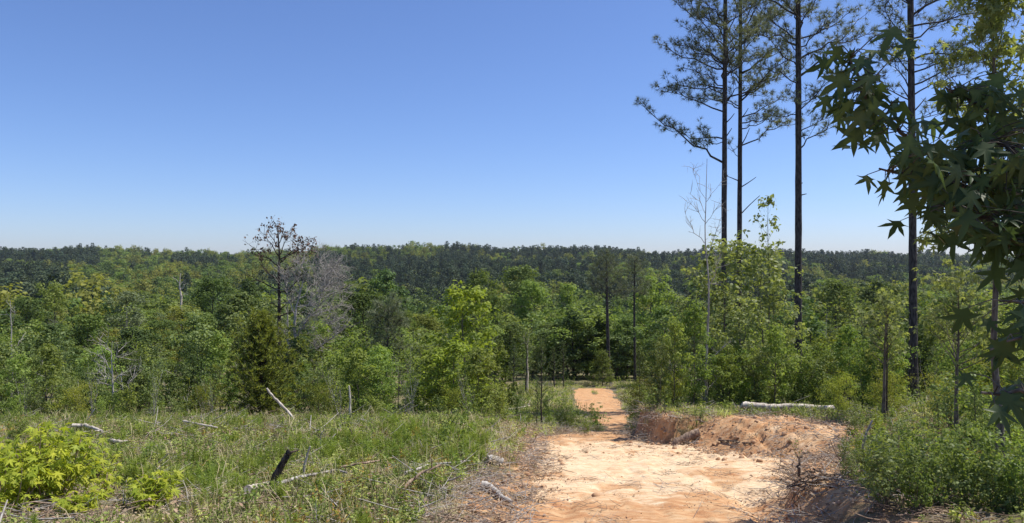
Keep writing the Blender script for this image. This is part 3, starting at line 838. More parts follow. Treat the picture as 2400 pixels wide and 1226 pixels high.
ORD = ['first', 'second', 'third', 'fourth', 'fifth', 'sixth', 'seventh', 'eighth', 'ninth', 'tenth', 'eleventh', 'twelfth', 'thirteenth', 'fourteenth', 'fifteenth',
       'sixteenth', 'seventeenth', 'eighteenth', 'nineteenth', 'twentieth', 'twenty-first', 'twenty-second', 'twenty-third', 'twenty-fourth', 'twenty-fifth', 'twenty-sixth']
def row(xs, Ys, kinds, tops, place, seed, ordinal=True, sx=1.0):
    """shrubs from left to right; tops are photo rows their tips reach"""
    rng = np.random.default_rng(seed); cnt = {}
    for i, (x, Y) in enumerate(zip(xs, Ys)):
        kd = kinds[i % len(kinds)] if not callable(kinds) else kinds(x, rng)
        p = px(x, tops[i] if hasattr(tops, '__len__') else tops + rng.uniform(-75, 45) * (.5 if 'slope' in place else 1) + (45 if 1890 < x < 2200 and Y > 20 else 0) + (max(0, (2260 - x) * .28) if 'bank' in place else 0), Y)
        if clear_track(p[0], Y) < .5 and Y < 60: continue
        if 28 < Y < 62 and 0 < p[0] - track_c(Y) < 4.6: continue
        if 520 < x < 705 and Y < 25: continue
        if 1570 < x < 1880 and Y < 27 and 'brush' not in place: continue
        if (2108 < x < 2176 and 13 < Y < 29.5) or (1845 < x < 1897 and Y < 33 and Y > 13 and 'brush' not in place): continue
        g0 = G(p[0], Y); h = np.clip(p[2] - g0, (.3 if 'slope' in place or 'bank' in place else .5) * LIBH[kd], 1.7 * LIBH[kd])
        k = cnt.get(kd, 0); cnt[kd] = k + 1
        base = KIND_TEXT[kd][1]
        lb = f'{base}, {ORD[k]} such from the left in {place}'
        plant(kd, p[0], Y, h, i * 3 + seed, lb, sx * rng.uniform(.9, 1.25), group=f'{KIND_TEXT[kd][3]}, {place}')

rng0 = np.random.default_rng(44)
def left_kind(x, rng):
    r = rng.random()
    if x < 420: return 'glossy_shrub' if r < .28 else 'dark_shrub' if r < .48 else 'shrub' if r < .66 else 'scrub' if r < .78 else 'gum_sapling'
    if x < 760: return 'shrub' if r < .32 else 'gum_sapling' if r < .5 else 'dark_shrub' if r < .7 else 'glossy_shrub' if r < .9 else 'scrub'
    return 'gum_sapling' if r < .35 else 'shrub' if r < .6 else 'dark_shrub' if r < .75 else 'scrub' if r < .88 else 'glossy_shrub'
def jit(a, s): return np.asarray(a) + rng0.uniform(-s, s, len(a))
row(jit(np.linspace(-10, 1130, 20), 20), jit(np.full(20, 22.5), 1.6), left_kind, 905, 'left thicket front row', 1)
row(jit(np.linspace(-30, 1150, 22), 20), jit(np.full(22, 28.), 1.8), left_kind, 880, 'left thicket second row', 2)
row(jit(np.linspace(-40, 1120, 22), 20), jit(np.full(22, 34.5), 2), left_kind, 850, 'left thicket third row', 3)
row(jit(np.linspace(-40, 1100, 18), 30), jit(np.full(18, 42.), 2.5), left_kind, 830, 'left thicket fourth row', 4, False, 1.2)
row(jit(np.linspace(-40, 1130, 18), 30), jit(np.full(18, 51.), 3), left_kind, 808, 'left thicket rear row', 5, False, 1.3)

def right_kind(x, rng):
    r = rng.random()
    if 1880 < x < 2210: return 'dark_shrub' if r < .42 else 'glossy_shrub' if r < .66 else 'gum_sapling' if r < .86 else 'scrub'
    if x < 2000: return 'gum_sapling' if r < .4 else 'shrub' if r < .6 else 'dark_shrub' if r < .78 else 'glossy_shrub' if r < .9 else 'scrub'
    return 'gum_sapling' if r < .4 else 'shrub' if r < .6 else 'glossy_shrub' if r < .8 else 'gold_bush'
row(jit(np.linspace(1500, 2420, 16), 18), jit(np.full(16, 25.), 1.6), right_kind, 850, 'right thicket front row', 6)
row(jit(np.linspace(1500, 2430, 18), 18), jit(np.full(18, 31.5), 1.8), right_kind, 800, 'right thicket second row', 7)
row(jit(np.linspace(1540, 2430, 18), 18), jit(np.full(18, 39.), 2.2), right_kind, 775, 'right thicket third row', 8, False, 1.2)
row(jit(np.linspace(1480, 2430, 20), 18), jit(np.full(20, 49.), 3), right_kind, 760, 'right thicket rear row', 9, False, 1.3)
row(jit(np.linspace(1960, 2400, 8), 15), jit(np.full(8, 18.), 1.5), ['gold_bush', 'shrub', 'gum_sapling', 'glossy_shrub'], 860, 'right thicket nearest row', 10)
row(jit(np.linspace(1990, 2420, 8), 15), jit(np.full(8, 14.5), .9), ['low_glossy', 'low_bright', 'low_shrub', 'gold_bush'], 960, 'right bank upper row', 11, True, 1.2)
row(jit(np.linspace(2060, 2420, 8), 15), jit(np.full(8, 11.8), .6), ['low_bright', 'low_glossy', 'low_shrub'], 1010, 'right bank middle row', 12, True, 1.2)
row(jit(np.linspace(2010, 2420, 9), 12), jit(np.full(9, 9.7), .4), ['low_glossy', 'low_bright', 'low_shrub'], 1065, 'right bank lower row', 13, True, 1.0)
row(jit(np.linspace(2060, 2420, 8), 12), jit(np.full(8, 8.3), .3), ['low_shrub', 'low_bright', 'low_glossy'], 1130, 'right bank lowest row', 14, True, 1.1)
row(jit(np.linspace(1935, 2100, 5), 8), jit(np.full(5, 10.6), .25), ['low_shrub', 'low_glossy', 'low_bright'], 1030, 'edge of the eroded bank', 20, True, .8)
row(jit(np.linspace(1990, 2120, 4), 8), jit(np.full(4, 8.9), .15), ['low_glossy', 'low_bright'], 1085, 'lip of the eroded bank', 21, True, .75)
row(jit(np.linspace(2090, 2440, 7), 10), jit(np.full(7, 7.3), .2), ['low_glossy', 'low_shrub'], 1150, 'bottom right corner', 19, True, 1.0)

row(jit(np.linspace(10, 1160, 24), 25), jit(np.full(24, 19.6), 1.0), ['low_shrub', 'scrub', 'low_glossy', 'gold_bush', 'scrub', 'low_shrub'], 975, 'ragged fringe of the left thicket', 17, True, .9)
row(jit(np.linspace(1160, 1335, 6), 12), jit(np.full(6, 26.5), 2), ['low_shrub', 'low_glossy', 'low_shrub'], 1000, 'near rough slope', 22, True, .7)
row(jit(np.linspace(1170, 1330, 5), 12), jit(np.full(5, 35.), 3), ['low_glossy', 'low_shrub'], 960, 'middle rough slope', 23, True, .8)
row(jit(np.linspace(1170, 1335, 5), 12), jit(np.full(5, 47.), 3), ['low_shrub', 'low_glossy', 'gold_bush'], 915, 'upper rough slope', 24, True, .8)
row(jit(np.linspace(1715, 2010, 12), 10), jit(np.full(12, 20.9), .6), ['shrub', 'low_shrub', 'glossy_shrub', 'low_shrub', 'gum_sapling', 'low_glossy'], 905, 'brush behind the pale log', 25, True, 1.0)
row(jit(np.linspace(1690, 1840, 6), 10), jit(np.full(6, 22.6), .6), ['dark_shrub', 'glossy_shrub', 'shrub'], 860, 'brush under the airy saplings', 26, True, 1.0)
row(jit(np.linspace(1150, 1560, 14), 12), jit(np.full(14, 68.), 3), ['glossy_shrub', 'shrub', 'gum_sapling'], 800, 'wood edge beyond the far track', 15, True, 1.5)
row(jit(np.linspace(1160, 1560, 12), 12), jit(np.full(12, 76.), 3), ['glossy_shrub', 'shrub'], 790, 'shade behind the wood edge', 16, True, 1.7)
def single(kd, x, ytop, Y, label, sx=1.0, seed=0, name=None, cat=None):
    p = px(x, ytop, Y); h = max(.4, p[2] - G(p[0], Y))
    return plant(kd, p[0], Y, h, seed, label, sx, name=name, cat=cat)
single('bright_sapling', 1092, 672, 27, 'tall bright sweetgum sapling with a pointed tip at the centre of the clearing edge', 1.15, 1)
single('bright_sapling', 1060, 800, 22.5, 'broad bright yellow-green sapling in front of the tall pointed one', 1.5, 2)
single('bright_sapling', 1010, 830, 24, 'bright leafy sapling left of the broad yellow-green one', 1.3, 3)
single('bright_sapling', 1110, 850, 21.5, 'bright low sapling at the right foot of the tall pointed one', 1.5, 0)
single('shrub', 840, 795, 30, 'bright pyramid-shaped shrub below the round green tree', 1.2, 2)
single('fir_bush', 1412, 822, 60, 'dense bright green conical bush at the far end of the track', 1.2, 0)
single('shrub', 1395, 948, 27.5, 'small round green bush beside the far bend of the track', .9, 1)
single('slim_pine', 1270, 798, 23, 'thin young pine standing alone left of the track', 1.0, 0)
single('slim_pine', 1258, 900, 22.6, 'small pine shoot beside the lone thin young pine', .9, 1)
single('slim_pine', 1322, 800, 57, 'slim pine behind the far bend of the track', 1.2, 2)
single('slim_pine', 1232, 790, 52, 'slim pine at the wood edge left of the far track', 1.3, 1)
single('slim_pine', 1205, 800, 50, 'slim pine beside the grey snag at the wood edge', 1.3, 0)
single('slim_pine', 1500, 815, 40, 'bare-stemmed slim pine right of the conical bush', .8, 2)
single('slim_pine', 1300, 812, 58, 'feathery slim pine in the grass before the dark wood', 1.4, 2)
single('slim_pine', 2282, 905, 11.2, 'small long-needled pine on the right bank under the dark leaves', 1.1, 1)
single('slim_pine', 2200, 930, 12.5, 'tiny long-needled pine left of the small pine on the right bank', 1.2, 2)
single('gold_bush', 1540, 872, 22.5, 'olive-yellow bush overhanging the bend of the track', 1.2, 0)
single('gold_bush', 1490, 905, 26, 'yellow-green bush left of the olive-yellow one at the bend', 1.1, 1)
single('gold_bush', 1985, 800, 24, 'golden-green bush right of the third tall pine', 1.5, 1)
single('gold_bush', 2075, 880, 17.5, 'golden-green bush on a thin dark stem on the right bank', 1.2, 0)
for i, (x, yt, Y, sx) in enumerate([(1700, 560, 23.5, 1.35), (1745, 555, 25, 1.25), (1790, 585, 23.8, 1.35), (1815, 650, 22.8, 1.0), (1660, 640, 22.8, 1.1), (1620, 700, 23.5, 1.1),
                                    (1740, 700, 22, 1.4), (1690, 800, 21.5, 1.3), (1800, 800, 21.6, 1.3), (1590, 780, 24.5, 1.1)]):
    single('airy_sapling', x, yt, Y, f'airy sweetgum sapling, {ORD[i]} in the tall clump above the pale log', sx * .9, i)
single('tip_sapling', 1803, 436, 24.5, 'thin airy sapling rising against the sky left of the third pine', .95, 0)
for i, (x, yt, Y) in enumerate([(1560, 960, 21.4), (1610, 940, 21.6), (1520, 985, 20.8), (1660, 930, 21.5)]):
    single('low_shrub', x, yt, Y, f'dark shaded low shrub on the cut bank, {ORD[i]} from the bend', 1.3, i)

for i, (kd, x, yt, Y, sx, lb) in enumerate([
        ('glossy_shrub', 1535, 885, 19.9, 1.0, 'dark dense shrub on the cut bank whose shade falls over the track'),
        ('gold_bush', 1580, 880, 20.2, 1.2, 'olive bush on the cut bank right of the dark dense shrub'),
        ('glossy_shrub', 1625, 850, 20.6, 1.0, 'tall dark shrub behind the short cut log'),
        ('gum_sapling', 1690, 830, 20.6, 1.0, 'leafy sapling left of the pale log on the bank'),
        ('gum_sapling', 1580, 745, 19.8, .8, 'slim sapling on the cut bank rising over the dark dense shrub'),
        ('gum_sapling', 1625, 715, 20.1, .8, 'slim sapling right behind the short cut log'),
        ('airy_sapling', 1548, 800, 19.5, .8, 'small airy sapling at the very edge of the cut bank'),
        ('low_shrub', 1330, 965, 24.5, 1.3, 'low green bush in the grass between the lone thin pine and the track'),
        ('low_shrub', 1290, 975, 23.5, 1.2, 'low bush at the foot of the lone thin pine'),
        ('low_shrub', 1375, 985, 22.6, 1.1, 'low bush hiding the dip of the track'),
        ('low_shrub', 1500, 985, 24.0, 1.2, 'low bush right of the dip of the track'),
        ('gold_bush', 1492, 935, 30, 1.0, 'olive bush along the right side of the far track')]):
    single(kd, x, yt, Y, lb, sx, i)
# red cedar left of centre
def cedar():
    rng = np.random.default_rng(5); gt, gl = Geo(), Geo()
    Y = 22.; p = px(612, 745, Y); g0 = G(p[0], Y); H = p[2] - g0
    t = np.linspace(0, 1, 7); tube(gt, np.stack([0 * t, 0 * t, H * t], -1), .09 * (1 - .9 * t), 6, .5, False)
    cs, ax = [], []
    for i in range(230):
        s = (i + rng.random()) / 230; h = H * (.05 + .95 * s); L = 2.15 * (1 - s) ** .78 * rng.uniform(.55, 1.12) + .05
        a = i * 2.399 + rng.uniform(-.5, .5); e = .35 + .9 * s
        d = np.array([math.cos(a) * math.cos(e), math.sin(a) * math.cos(e), math.sin(e)]); b = np.array([0, 0, h])
        lp = bez(b, b + d * L * .5 - [0, 0, .06], b + d * L + [0, 0, .12 * L], 5)
        tube(gt, lp, .012 * np.linspace(1, .3, 5), 3, .5, False)
        for q in np.linspace(.3, 1, 7): cs.append(lp[min(4, int(q * 4))] + rng.normal(0, .05, 3)); ax.append(d)
    needles(gl, rng, np.array(cs), unit(np.array(ax) + [0, 0, .7]), 13, .17, .036, .7)
    e = empty('red_cedar', (p[0], Y, g0), 'olive-green cone-shaped cedar at the edge of the left thicket', 'cedar tree')
    gt.build('trunk', M['dark_bark'], e, True); gl.build('crown', M['cedar'], e)
cedar()

# ------------------------------------------------------------------ dead trees and snags
def solve(x, y):
    """ground point seen at photo pixel (x, y)"""
    Y = np.arange(4, 70, .02); X = (x - 1200) / F * Y
    d = gz(X, Y) - (613 - y) / F * Y
    i = np.argmax(d > 0); Yv = Y[i]
    return np.array([X[i], Yv, gz(X[i:i + 1], Y[i:i + 1])[0]])

def skeleton_tree(name, Y, trunk, limbs, r0, label, cat, mat, twig=(0, 0, 0), seed=0, leaves=0, leaf_top=None, depth=.6, group=None, twr=.006):
    """dead tree from pixel polylines at distance Y; trunk and every limb become parts"""
    rng = np.random.default_rng(seed)
    tp = np.array([px(x, y, Y) for x, y in trunk]); base = tp[0].copy(); base[2] = G(base[0], Y); tp[0] = base
    e = empty(name, base, label, cat, group)
    g = Geo(); n = len(tp)
    tt = np.linspace(0, 1, 14); seg = np.linspace(0, 1, n)
    tq = np.stack([np.interp(tt, seg, tp[:, k]) for k in range(3)], -1) - base
    tq[1:, :2] += rng.normal(0, r0 * .18, (13, 2))
    tube(g, tq, r0 * (1.12 - .95 * tt), 8, .5, True, .08, rng); g.build('trunk', M[mat], e, True)
    ends = []
    for L in limbs:
        lp = np.array([px(x, y, Y) for x, y in L]) - base
        off = rng.uniform(-1, 1) * depth
        f = np.linspace(0, 1, len(lp)); lp[:, 1] += f * off * np.linalg.norm(lp[-1] - lp[0])
        k = 7; q = np.stack([np.interp(np.linspace(0, 1, k), f, lp[:, c]) for c in range(3)], -1)
        ll = np.linalg.norm(lp[-1] - lp[0]); q[1:-1] += rng.normal(0, .02 * ll, (k - 2, 3))
        h = np.interp(lp[0][2], tq[:, 2], r0 * (1.12 - .95 * tt))
        rb = min(h * .6, .02 + ll * .022)
        g = Geo(); tube(g, q, rb * np.linspace(1, .3, k), 5, .5, True)
        ends.append((q, ll, rb, g))
    nt1, nt2, tl = twig
    gd = Geo(); lp_all = []
    for q, ll, rb, g in ends:
        for i in range(int(nt1 * max(.4, ll))):
            u = rng.uniform(.2, 1) * 6; a = min(5, int(u)); o = q[a] + (q[a + 1] - q[a]) * (u - a)
            d = unit(unit(q[a + 1] - q[a]) * .6 + rng.normal(0, .6, 3) + [0, 0, .25]); L1 = tl * rng.uniform(.5, 1.2)
            e1 = o + d * L1; m1 = (o + e1) / 2 + rng.normal(0, .08 * L1, 3)
            tube(g, bez(o, m1, e1, 4), twr * np.array([1.6, 1.3, 1, .6]), 3, .5, False); lp_all.append(e1)
            for j in range(nt2):
                w = rng.uniform(.3, 1); o2 = o + (e1 - o) * w; d2 = unit(d * .8 + rng.normal(0, .55, 3) + [0, 0, .15]); e2 = o2 + d2 * L1 * rng.uniform(.25, .55)
                tube(g, np.stack([o2, (o2 + e2) / 2 + rng.normal(0, .04 * L1, 3), e2]), twr * np.array([.8, .6, .4]), 3, .5, False); lp_all.append(e2)
        g.build('branch', M[mat], e, True)
    if leaves:
        P = np.array([x for x in lp_all if x[2] > leaf_top]); P = P[rng.integers(0, len(P), leaves)] + rng.normal(0, .06, (leaves, 3))
        gl = Geo(); stamp(gl, RHOMB, P, rng.normal(size=P.shape), rng.normal(size=P.shape) + [0, 0, -.8], .17 * rng.uniform(.6, 1.2, leaves), rng.random(leaves)); gl.build('dead_leaves', M['deadleaf'], e)
    return e

skeleton_tree('dead_tree', 45, [(656, 930), (656, 850), (655, 760), (654, 680), (655, 610), (652, 560), (651, 531)],
    [[(654, 682), (620, 662), (588, 642)], [(654, 655), (625, 640), (600, 610)], [(655, 640), (690, 622), (720, 590)], [(654, 625), (620, 600), (590, 575)], [(654, 618), (685, 590), (706, 562)],
     [(655, 745), (632, 737), (612, 735)], [(655, 722), (640, 712), (630, 712)], [(655, 728), (672, 712), (690, 700)], [(655, 742), (680, 732), (700, 730)], [(653, 600), (635, 570), (618, 548)], [(653, 600), (672, 570), (690, 555)],
     [(652, 580), (640, 555), (634, 538)], [(652, 575), (665, 552), (672, 540)], [(654, 690), (680, 680), (720, 640)], [(652, 565), (648, 545), (644, 531)], [(652, 610), (700, 588), (728, 575)], [(655, 660), (690, 645), (705, 650)]],
    .135, 'tall dead tree with brown withered leaves at its top against the sky', 'dead tree', 'dark_bark', (6, 3, .75), 3, 620, 8.6, .5, None, .009)
skeleton_tree('dead_tree', 44, [(690, 950), (692, 860), (694, 800), (690, 760), (693, 725), (703, 690), (716, 640)],
    [[(694, 800), (715, 775), (732, 740), (760, 715), (790, 655)], [(692, 720), (725, 712), (758, 690), (775, 660)], [(703, 690), (680, 660), (670, 640)], [(716, 650), (735, 625), (748, 610)], [(732, 740), (765, 730), (800, 712)],
     [(692, 850), (740, 820), (790, 790), (812, 770)], [(694, 790), (706, 780), (712, 785)], [(700, 700), (740, 660), (770, 625)], [(703, 690), (700, 650), (712, 615)], [(720, 700), (760, 680), (802, 650)], [(692, 740), (670, 700), (664, 660)],
     [(745, 720), (775, 690), (808, 680)], [(716, 640), (700, 620), (690, 612)], [(720, 650), (755, 640), (795, 630)], [(693, 830), (670, 800), (655, 770)], [(740, 700), (760, 660), (790, 620)], [(694, 800), (745, 770), (800, 745)]],
    .13, 'grey dead tree with a wide mass of fine bare twigs beside the brown-topped one', 'dead tree', 'dead_grey', (15, 5, 1.05), 9, 0, None, .6, None, .0085)
skeleton_tree('dead_tree', 47, [(676, 930), (676, 820), (675, 760), (674, 715)], [[(676, 770), (690, 760), (698, 757)], [(675, 740), (668, 725), (664, 720)], [(676, 800), (690, 788), (695, 790)]], .11, 'short dead trunk standing between the two larger dead trees', 'dead tree', 'dead_grey', (6, 2, .4), 4)
skeleton_tree('snag', 78, [(424, 740), (425, 700), (421, 670), (423, 640)], [[(424, 695), (432, 690), (439, 687)], [(423, 680), (429, 675), (435, 660)], [(422, 668), (430, 660), (434, 655)], [(421, 665), (414, 655), (408, 650)]], .13, 'small white forked snag against dark trees in the left wood', 'snag', 'dead_pale', (2, 1, .6), 5)
skeleton_tree('snag', 30, [(28, 940), (28, 850), (26, 780), (25, 705)], [[(26, 745), (18, 735), (16, 728)], [(26, 735), (32, 722), (33, 718)], [(28, 830), (38, 800), (44, 795)], [(26, 720), (20, 710), (18, 700)], [(27, 770), (38, 740), (42, 730)]], .045, 'thin bare grey snag at the left edge of the picture', 'snag', 'dead_grey', (4, 2, .4), 6)
skeleton_tree('snag', 20.5, [(267, 975), (264, 900), (262, 850), (263, 800)], [[(264, 880), (250, 850), (246, 840)], [(263, 900), (280, 880), (300, 872)], [(263, 850), (272, 835), (276, 820)], [(264, 905), (250, 898), (238, 897)], [(263, 835), (258, 815), (256, 805)], [(265, 920), (290, 905), (310, 880)], [(264, 890), (248, 880), (240, 865)]], .03, 'tangled grey dead sapling in front of the left thicket', 'snag', 'dead_grey', (14, 3, .5), 7)
skeleton_tree('snag', 24, [(440, 985), (440, 950), (438, 925)], [[(439, 945), (430, 935), (426, 930)]], .03, 'short grey broken stem left of the cedar', 'snag', 'dead_grey', (3, 1, .3), 8)
skeleton_tree('snag', 52, [(1236, 900), (1236, 840), (1237, 795)], [[(1237, 812), (1230, 800), (1225, 783)], [(1237, 805), (1240, 790), (1239, 782)]], .09, 'pale broken snag at the wood edge left of the far track', 'snag', 'dead_pale', (2, 1, .4), 9)
skeleton_tree('bare_sapling', 21, [(1657, 985), (1655, 900), (1657, 800), (1661, 720), (1662, 650), (1651, 560), (1655, 480), (1657, 372)],
    [[(1653, 465), (1640, 440), (1630, 400), (1623, 390)], [(1654, 475), (1675, 445), (1690, 418)], [(1653, 525), (1672, 500), (1692, 478)], [(1652, 520), (1632, 490), (1603, 470)], [(1651, 570), (1630, 545), (1612, 515), (1603, 495)],
     [(1660, 600), (1680, 540), (1695, 505)], [(1661, 720), (1662, 650), (1676, 585)], [(1653, 500), (1640, 470), (1616, 450)], [(1658, 850), (1690, 820), (1715, 800)], [(1656, 940), (1630, 900), (1600, 870)], [(1656, 920), (1680, 890), (1690, 860)], [(1657, 900), (1620, 885), (1560, 860)]],
    .038, 'tall bare pale sapling with thin leafless branches left of the pine pair', 'sapling', 'dead_grey', (9, 2, .35), 10, 0, None, .5, None, .0045)

for i, (x, yb, yt, Y, m) in enumerate([(70, 985, 860, 24, 'dead_grey'), (120, 985, 820, 27, 'bark'), (185, 980, 890, 21.5, 'dead_grey'), (310, 985, 850, 25, 'bark'), (395, 975, 870, 24, 'dead_grey'), (500, 985, 880, 22.5, 'bark'),
        (745, 985, 870, 23, 'bark'), (770, 985, 840, 26, 'dead_grey'), (868, 985, 880, 22.5, 'dark_bark'), (932, 985, 850, 24, 'bark'), (965, 985, 890, 22, 'dead_grey'), (1150, 960, 850, 30, 'bark')]):
    skeleton_tree('bare_sapling', Y, [(x, yb), (x + 2, (yb + yt) / 2), (x - 3 + 6 * (i % 2), yt)], [[(x + 1, (yb + 2 * yt) / 3), (x + 8, (yb + 4 * yt) / 5 - 8), (x + 14, yt + 6)], [(x + 2, (yb + yt) / 2), (x - 9, (yb + 2 * yt) / 3), (x - 13, yt + 20)]], .022,
                  f'thin bare grey stem, {ORD[i]} from the left along the left thicket edge', 'sapling', m, (7, 2, .35), 40 + i, 0, None, .5, 'thin bare stems in the thicket', .0045)

# ------------------------------------------------------------------ the four tall pines
def tall_pine(x, ybase, Y, r0, H, limbs, label, seed, n_top=26, crown_from=15.0, reach=3.3):
    rng = np.random.default_rng(seed)
    X = (x - 1200) / F * Y; g0 = G(X, Y); base = np.array([X, Y, g0])
    e = empty('tall_pine', base, label, 'pine tree', 'tall pines on the right')
    t = np.linspace(0, 1, 40)
    P = np.stack([.10 * np.sin(2.2 * t + seed) - .10 * math.sin(seed), .12 * np.sin(1.7 * t), H * t], -1)
    g = Geo(); R = .95 * r0 * (1.06 - .62 * t ** 1.2) * (1 + .5 * np.exp(-t * 40)); R[-1] = .02
    tube(g, P, R, 14, .5, True, .07, rng); g.build('trunk', M['pine_bark'], e, True)
    tf = []; cones = Geo()
    def at(h): return np.array([np.interp(h / H, t, P[:, k]) for k in range(3)])
    specs = []
    for ys, (tx, ty), kind in limbs:
        h = (613 - ys) / F * Y - g0
        tip = px(tx, ty, Y) - base
        L = abs(tip[0]); tip[1] += rng.uniform(-.7, .7) * L * .8
        specs.append((h, tip, kind))
    for i in range(n_top):
        s = (i + rng.random()) / n_top; h = crown_from + (H - crown_from) * s
        a = i * 2.4 + rng.uniform(-.5, .5); L = reach * ((1 - s) ** .6 + .2) * rng.uniform(.65, 1.1); el_ = .35 + .65 * s
        specs.append((h, at(h) + L * np.array([math.cos(a) * math.cos(el_), math.sin(a) * math.cos(el_), math.sin(el_)]), 1))
    for h, tip, kind in specs:
        b = at(h); v = tip - b; L = np.linalg.norm(v)
        gw = Geo()
        if kind == 0:       # dead stub
            tube(gw, bez(b, b + v * .5 + rng.normal(0, .04 * L, 3), tip, 5), .035 * np.linspace(1, .45, 5), 5, .5, True)
        else:
            mid = b + v * .5 + np.array([0, 0, .10 * L if kind == 1 else -.10 * L])
            mine = []
            limb(gw, rng, b, mid, tip, .014 + .009 * L, mine, 4.3, .85, .22)
            tf += mine
            for (pt, d) in mine:
                if rng.random() < .07:
                    s = .045; o = pt + np.array([0, 0, -.05]); q = o + unit(np.array([rng.normal(), rng.normal(), -1.2])) * .1
                    tube(cones, np.stack([o, (o + q) / 2, q]), np.array([.015, .035, .012]), 5, .5, True)
        gw.build('branch', M['pine_bark'], e, True)
    gn = Geo(); needles(gn, rng, np.array([p for p, _ in tf]), np.array([d for _, d in tf]), 20, .28, .016, .75)
    o = gn.build('needles', M['pine'], e)
    o = cones.build('pine_cones', M['dark_bark'], e); o['kind'] = 'stuff'

tall_pine(1697, 760, 38, .16, 29, [
    (382, (1512, 232), 2), (325, (1575, 290), 2), (334, (1640, 335), 1), (262, (1560, 205), 1), (208, (1555, 195), 1), (160, (1552, 75), 2), (150, (1600, 60), 2), (120, (1610, 10), 2), (240, (1622, 225), 1),
    (240, (1760, 160), 2), (150, (1760, 60), 2), (100, (1640, -30), 2), (90, (1740, -20), 2), (290, (1718, 268), 0), (418, (1706, 410), 0), (325, (1716, 300), 0), (180, (1750, 120), 2), (60, (1590, -20), 2), (200, (1610, 150), 1)],
    'left tall pine of the close pair, its limbs reaching far to the left', 11)
tall_pine(1731, 760, 40, .15, 28, [
    (342, (1850, 300), 1), (302, (1825, 262), 2), (288, (1850, 280), 1), (228, (1850, 150), 2), (225, (1790, 230), 1), (170, (1840, 110), 2), (130, (1800, 30), 2), (120, (1690, 40), 2), (440, (1775, 414), 0), (505, (1783, 458), 0),
    (280, (1756, 252), 0), (345, (1762, 298), 0), (425, (1704, 410), 0), (200, (1690, 130), 2), (60, (1790, -30), 2), (80, (1840, -10), 2), (250, (1660, 225), 1), (370, (1705, 345), 1), (160, (1620, 120), 1)],
    'right tall pine of the close pair, with broken dead stubs', 12)
tall_pine(1870, 830, 32.5, .165, 27, [
    (180, (2040, 25), 2), (352, (1962, 262), 2), (260, (1950, 190), 1), (245, (1935, 220), 1), (195, (1780, 150), 1), (160, (1800, 70), 2), (110, (1960, 30), 2), (90, (1780, 0), 2), (170, (1905, 130), 2), (310, (1950, 275), 1),
    (265, (1800, 290), 1), (435, (1882, 428), 0), (460, (1888, 455), 0), (320, (1893, 318), 0), (60, (1930, -40), 2), (50, (1820, -40), 2), (130, (1840, 60), 2), (250, (1850, 215), 1), (90, (2010, 20), 2)],
    'tall pine standing alone between the close pair and the rightmost pine', 13)
tall_pine(2141, 945, 29, .16, 26, [
    (90, (2275, 0), 2), (45, (2200, -20), 2), (80, (2075, -20), 2), (115, (2045, 20), 2), (140, (2290, 90), 2), (175, (2060, 90), 1), (170, (2270, 150), 1), (145, (2055, 138), 1), (225, (2250, 180), 1), (235, (2040, 190), 1), (240, (2100, 200), 0),
    (285, (2225, 262), 1), (220, (2080, 115), 1), (265, (2180, 225), 0), (10, (2060, -60), 2), (150, (2240, 130), 2), (60, (2300, 30), 2), (200, (2290, 160), 1)],
    'rightmost tall pine, behind the dark overhanging leaves', 14)
tall_pine(1427, 870, 62, .17, 13.6 - 3.2, [(700, (1390, 690), 1), (690, (1470, 680), 1), (705, (1460, 700), 1), (715, (1405, 705), 1)], 'flat-topped dark pine with bare trunk in the middle of the wood', 15, 22, 7.2, 1.9)
tall_pine(1489, 850, 64, .12, 10.5, [(720, (1470, 700), 1), (700, (1510, 690), 1)], 'dark pine with slender trunk right of the flat-topped one', 16, 20, 7.0, 1.5)
tall_pine(903, 960, 30, .05, 4.7, [(770, (925, 765), 1), (765, (885, 755), 1)], 'thin straight pine with a small tufted top below the round green tree', 17, 16, 2.9, .7)

# ------------------------------------------------------------------ sticks, logs and roots on the ground
def stick(name, pts, r, label, cat, mat, Y=None, sink=.03, rough=.12, seed=0, k=7, taper=.55, twigs=0, lift=.5, group=None):
    """a stick or log from photo pixels; with Y it stands up at that distance (a number or one per point), without it lies on the ground"""
    rng = np.random.default_rng(seed + 70)
    if Y is None: P = np.array([solve(x, y) for x, y in pts]); P[:, 2] += r * lift + (.07 if pts[0][0] < 1120 else 0)
    else:
        Ys = np.broadcast_to(np.asarray(Y, float), (len(pts),)); P = np.array([px(x, y, q) for (x, y), q in zip(pts, Ys)])
    r = r * (1.0 if Y is not None else 1.2); base = P[0].copy(); n = max(8, 4 * len(pts))
    f = np.linspace(0, 1, len(P)); q = np.stack([np.interp(np.linspace(0, 1, n), f, P[:, c]) for c in range(3)], -1) - base
    L = np.linalg.norm(q[-1]); q[1:-1] += rng.normal(0, min(.006 * L, r * .16), (n - 2, 3))
    if Y is not None and sink: q[0, 2] -= sink
    R = r * np.linspace(1, taper, n) * (1 + .08 * rng.normal(size=n).clip(-1.5, 1.5))
    if twigs == 0:
        g = Geo(); tube(g, q, R, k, .5, True, rough, rng); o = g.build(name, M[mat], None, True); o.location = base
        return tag(o, label, cat, group)
    e = empty(name, base, label, cat, group)
    g = Geo(); tube(g, q, R, k, .5, True, rough, rng); g.build('stem', M[mat], e, True)
    for i in range(twigs):
        a = rng.integers(2, n - 1); d = unit(unit(q[-1]) * .5 + rng.normal(0, .7, 3) + [0, 0, .3]); l = L * rng.uniform(.12, .3)
        g = Geo(); tube(g, bez(q[a], q[a] + d * l * .5 + rng.normal(0, .1 * l, 3), q[a] + d * l, 5), R[a] * np.linspace(.5, .15, 5), 4, .5, True); g.build('twig', M[mat], e, True)
    return e

